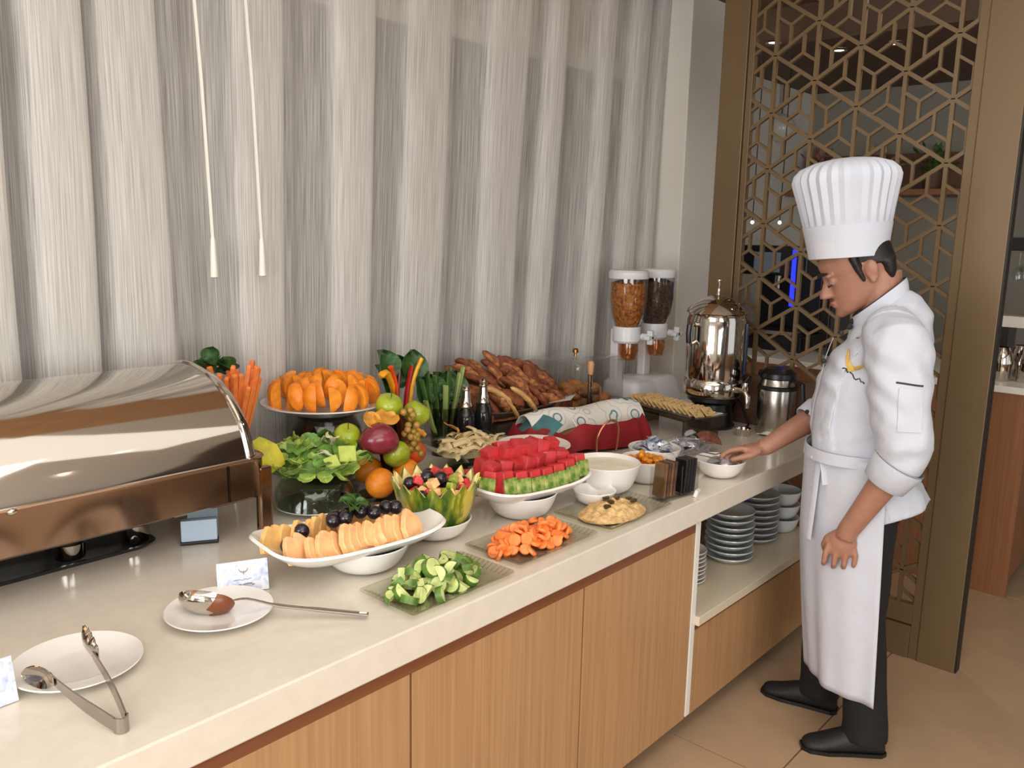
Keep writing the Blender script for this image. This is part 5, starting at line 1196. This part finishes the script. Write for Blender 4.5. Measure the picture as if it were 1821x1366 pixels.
# hat
TM = Matrix.Translation((.087, 0, 1.705)) @ Matrix.Rotation(R(6), 4, 'Y')
def hr(r, z, pleat=0, n=224, ex=0, dx=0):
    out = []
    for j in range(n):
        a = 2*pi*j/n; q = r+pleat*(abs(((a*28/(2*pi)) % 1)-.5)*2-.5)
        out.append(TM @ V((dx+q*cos(a), q*.97*sin(a), z+ex*cos(a))))
    return out
hat = obj('toque', B().loft([hr(.128, .09), hr(.138, .105, .004), hr(.146, .15, .006), hr(.156, .20, .008), hr(.165, .238, .009), hr(.168, .258, .009), hr(.162, .278, .008), hr(.142, .298, .007), hr(.10, .314, .004), hr(.05, .322, .002), hr(.01, .323)]), hat_m, P, auto=28)
obj('hat_band', B().loft([hr(.122, .0), hr(.1245, .001), hr(.132, .05), hr(.142, .106), hr(.138, .108), hr(.126, .05), hr(.119, .002)], closed=True, caps=False), hat_m, hat, auto=50)
obj('band_overlap', B().loft([[TM @ V((rr*cos(a), rr*.97*sin(a), z)) for a in [R(d) for d in range(40, 78, 4)]]+[TM @ V(((rr-.003)*cos(a), (rr-.003)*.97*sin(a), z)) for a in [R(d) for d in range(74, 36, -4)]] for rr, z in ((.1262, .002), (.1345, .052))]), mat('hat_tape', (204, 206, 214), .8), hat, smooth=False)
# jacket
jb = B()
wr = lambda p: p
jb.loft([ring(-.030, 1.540, .100, .080, 42), ring(-.045, 1.512, .128, .122, 36), ring(-.055, 1.468, .158, .178, 24), ring(-.046, 1.40, .163, .196, 12), ring(-.018, 1.30, .164, .195, 4), ring(-.002, 1.20, .160, .190, 0), ring(.006, 1.11, .157, .186, 0), ring(.0, 1.05, .152, .182, 0), ring(-.02, .97, .168, .19, 6), ring(-.045, .90, .182, .198, 14), ring(-.062, .845, .188, .202, 18), ring(-.062, .84, .180, .196, 18)])
jb.tube([V((-.06, .10, 1.475)), LS+V((-.0, .02, .012)), LS.lerp(LE, .3)+V((.0, .015, 0)), LS.lerp(LE, .65)+V((.004, .008, 0)), LE+V((.0, .003, .03)), LE.lerp(LW, .10), LE.lerp(LW, .14)], [.090, .098, .094, .089, .083, .074, .066], 26)
jb.tube([V((-.03, -.10, 1.46)), RS+V((0, -.015, .01)), RS.lerp(RE, .5)+V((0, -.01, 0)), RE+V((-.012, -.006, .012)), RE.lerp(RW, .22), RE.lerp(RW, .33)], [.085, .092, .084, .072, .062, .056], 24)
def wrinkle(p):
    n = noise.noise((p.x*7, p.y*7, p.z*3.2))*.014+noise.noise((p.x*14+3, p.y*14, p.z*8+p.x*10))*.009
    # diagonal drag lines at the chest and folds at the elbow
    n += .005*sin((p.z*1.3-p.x*1.1)*46+3*noise.noise((p.x*6, p.y*6, p.z*6)))*math.exp(-((p.z-1.36)/.14)**2)
    n += .004*sin(p.z*70+p.x*25)*math.exp(-((p.z-1.14)/.06)**2)*(1 if p.y > .14 else .3)
    c = V((-.02, 0, p.z)) if abs(p.y) < .17 else V((p.x*.7-.03, .2 if p.y > 0 else -.2, p.z))
    d = (p-c); d.z = 0
    return p+d.normalized()*n if d.length > .01 else p
jk = obj('jacket', jb, cloth, P, voxel=.008, disp=wrinkle, auto=180)
cl = B().loft([ring(-.033, 1.528, .106, .086, 42), ring(-.026, 1.556, .108, .085, 42), ring(-.022, 1.576, .104, .082, 42), ring(-.022, 1.576, .098, .077, 42), ring(-.03, 1.535, .095, .075, 42)], closed=True, caps=False)
obj('collar', cl, cloth, jk, auto=60)
obj('collar_piping', B().tube([(p.x, p.y, p.z) for p in ring(-.0215, 1.5765, .1015, .0795, 42)]+[ring(-.0215, 1.5765, .1015, .0795, 42)[0]], .0028, 6), thread, jk)
cfr = LE.lerp(LW, .06); cd2 = (LW-LE).normalized()
def oring(c, d, r, n=26, q=1.0):
    a = d.cross(V((0, 1, 0))).normalized(); b2 = d.cross(a)
    return [c+a*r*cos(2*pi*j/n)+b2*r*q*sin(2*pi*j/n) for j in range(n)]
obj('cuff', B().loft([oring(cfr, cd2, .080), oring(cfr+cd2*.012, cd2, .082), oring(cfr+cd2*.085, cd2, .068), oring(cfr+cd2*.088, cd2, .063), oring(cfr+cd2*.03, cd2, .060)], closed=False, caps=False), cloth, jk, auto=60)
obj('cuff_piping', B().tube(oring(cfr+cd2*.002, cd2, .0815)+[oring(cfr+cd2*.002, cd2, .0815)[0]], .0016, 6), mat('grey_piping', (120, 120, 126), .7), jk)
rf = RE.lerp(RW, .24); rd = (RW-RE).normalized()
obj('cuff', B().loft([oring(rf, rd, .066), oring(rf+rd*.005, rd, .067), oring(rf+rd*.058, rd, .058), oring(rf+rd*.06, rd, .054), oring(rf+rd*.03, rd, .052)], caps=False), cloth, jk, auto=60)
obj('button', B().ball(rf+rd*.03+V((.02, .052, .03)), .008, 10, 6), thread, jk)
def on_torso(x, z, lift=.002):
    R_ = [(1.468, -.055, .158, .178), (1.40, -.046, .163, .196), (1.30, -.018, .164, .195), (1.20, -.002, .160, .190), (1.11, .006, .157, .186), (1.05, 0, .152, .182)]
    for (za, ca, ra_, ya), (zb, cb, rb_, yb) in zip(R_, R_[1:]):
        if zb <= z <= za:
            k = (za-z)/(za-zb); c, r, y = ca+(cb-ca)*k, ra_+(rb_-ra_)*k, ya+(yb-ya)*k; break
    ct = max(-1, min(1, (x-c)/r)); s = sqrt(1-ct*ct); n = V((ct/r, s/y, 0)).normalized()
    ex = 2.2; sy = (1-abs(ct)**ex)**(1/ex)
    return V((x, y*sy, z))+n*(lift+.008), n
def dep(o, target=jk, off=.0012, side=False):
    """seat small flat badges on the cloth"""
    w = o.modifiers.new('seat', 'SHRINKWRAP'); w.target = target; w.wrap_method = 'NEAREST_SURFACEPOINT'; w.wrap_mode = 'ABOVE_SURFACE'; w.offset = off
    if side:
        w.wrap_method = 'PROJECT'; w.use_project_y = True; w.use_negative_direction = True; w.use_positive_direction = True
p, n = on_torso(.030, 1.372); q = atan2(n.y, n.x)
MB = Matrix.Translation(p) @ Matrix.Rotation(q+pi/2, 4, 'Z') @ Matrix.Rotation(pi/2, 4, 'X') @ Matrix.Rotation(R(-20), 4, 'Z')
o = obj('bird_emblem', B().prism([(x*.062, z*.062) for x, z in ((-.5, .5), (-.46, .05), (-.3, -.28), (-.02, -.5), (.2, -.3), (.45, -.12), (.55, .28), (.36, -.02), (.14, -.16), (-.06, -.14), (-.28, .08))], -.004, .004, MB), goldt, jk, smooth=False); dep(o, jk, .004, True)
rnd = random.Random(17); sq = []
for k in range(14):
    u = k/13; p, n = on_torso(.062-.066*u, 1.352-.038*u+.008*rnd.uniform(-1, 1), .0); sq.append(p)
o = obj('embroidered_name', B().tube(sq, .0022, 5), thread, jk); dep(o, jk, .0008, True)
o = obj('pocket_line', B().tube([(-.166+.076*k/12, .345, 1.334+.006*k/12) for k in range(13)], .0034, 6), thread, jk); dep(o, side=True)
o = obj('sleeve_pocket', B().grid(lambda u, v: (-.166+.066*u-.006*v, .345, 1.325-.13*v), 12, 18), cloth, jk, solid=.0); dep(o, jk, .003, True)
pts = [on_torso(x, z, .001)[0] for x, z in ((.098, 1.44), (.115, 1.38), (.128, 1.30), (.14, 1.22), (.145, 1.14))]
o = obj('placket_line', B().tube(cr([tuple(v) for v in pts], 3), .0015, 5), mat('grey_seam', (170, 170, 176), .8), jk)
for x, z in ((.072, 1.462), (.118, 1.36)):
    p, n = on_torso(x, z, .004); obj('button', B().ball(p, .0085, 10, 6), thread, jk)
obj('neck_knot', B().ball((.052, .02, 1.492), (.012, .014, .010), 10, 6).ball((.060, .03, 1.474), (.010, .010, .010), 10, 6), thread, jk)
# apron
def apron(u, v):
    t = (u-.5)*pi*1.02; z = 1.058-(1.058-.215)*v
    xf = .170-.02*v-.085*max(0, v-.35)**1.2 if v > .35 else .170-.02*v
    xe = -.085-.035*v; ry = .206+.014*sin(pi*v)-.004*v
    f = (.008*sin(t*7+1.5*v)*v+.004*sin(t*15+2)*v)
    return V((xe+(xf-xe+f)*cos(t), (ry+f)*sin(t), z+.012*cos(t)*v*0+.03*v*(1-cos(t))*0+.02*v*cos(t)))
ap = obj('apron', B().grid(apron, 60, 36), apron_m, P, solid=.004, auto=180)
obj('waistband', B().loft([ring(.002, 1.068, .166, .194, 0), ring(.002, 1.068, .171, .199, 0), ring(.004, 1.03, .172, .200, 0), ring(.004, 1.03, .165, .194, 0)], closed=True, caps=False), apron_m, ap, auto=60)
def strip_(pts, w_): return B().tube(cr(pts, 4), w_, 8, flat=.18)
obj('tie_string', strip_([(.112, .135, 1.048), (.118, .142, .98), (.122, .150, .88), (.128, .150, .755)], .013), apron_m, ap)
obj('tie_string', strip_([(.108, .138, 1.048), (.096, .158, 1.0), (.088, .165, .955)], .010), apron_m, ap)
obj('tie_knot', B().ball((.112, .138, 1.045), (.014, .014, .016), 12, 8).ball((.128, .125, 1.035), (.018, .012, .012), 12, 8).ball((.092, .152, 1.032), (.016, .012, .014), 12, 8), apron_m, ap)
# trousers and shoes
tb = B()
tb.loft([ring(-.025, .98, .13, .165), ring(-.035, .90, .132, .168), ring(-.04, .82, .115, .155)])
for h, k, a in ((LH, LK, LA), (RH, RK, RA)): tb.tube([h, h.lerp(k, .5), k, k.lerp(a, .5), a+V((.005, 0, .03)), a+V((.005, 0, -.03))], [.098, .088, .078, .074, .072, .076], 20)
obj('trousers', tb, blk, P, voxel=.010, auto=180, disp=lambda p: p+V((noise.noise((p.x*9, p.y*9, p.z*6))*.006, noise.noise((p.x*9+5, p.y*9, p.z*6))*.006, 0)))
shm = mat('black_shoe', (24, 23, 24), .6, bump=.2, bs=120)
for a, d in ((LA, V((.955, .29, 0))), (RA, V((.985, -.15, 0)))):
    d = d.normalized(); s_ = V((-d.y, d.x, 0)); rings = []
    for u, w_, h_ in ((-.066, .018, .045), (-.058, .034, .08), (-.02, .042, .105), (.04, .044, .10), (.10, .047, .075), (.155, .048, .050), (.19, .042, .044), (.212, .022, .034)):
        c = V((a.x, a.y, 0))+d*u
        rings.append([c+s_*(w_*cos(t_))+V((0, 0, max(.0, h_*.5+h_*.5*sin(t_)))) for t_ in [2*pi*j/16 for j in range(16)]])
    so = obj('shoe', B().loft(rings), shm, P, sub=1, auto=60)
    obj('sole', B().loft([[c_ for c_ in r] for r in [[V((a.x, a.y, 0))+d*u+s_*w_+V((0, 0, z)) for w_, z in ((-w0, 0), (w0, 0), (w0, .014), (-w0, .014))] for u, w0 in ((-.07, .02), (-.05, .036), (.05, .040), (.13, .048), (.19, .040), (.216, .018))]]), black, so, smooth=False)
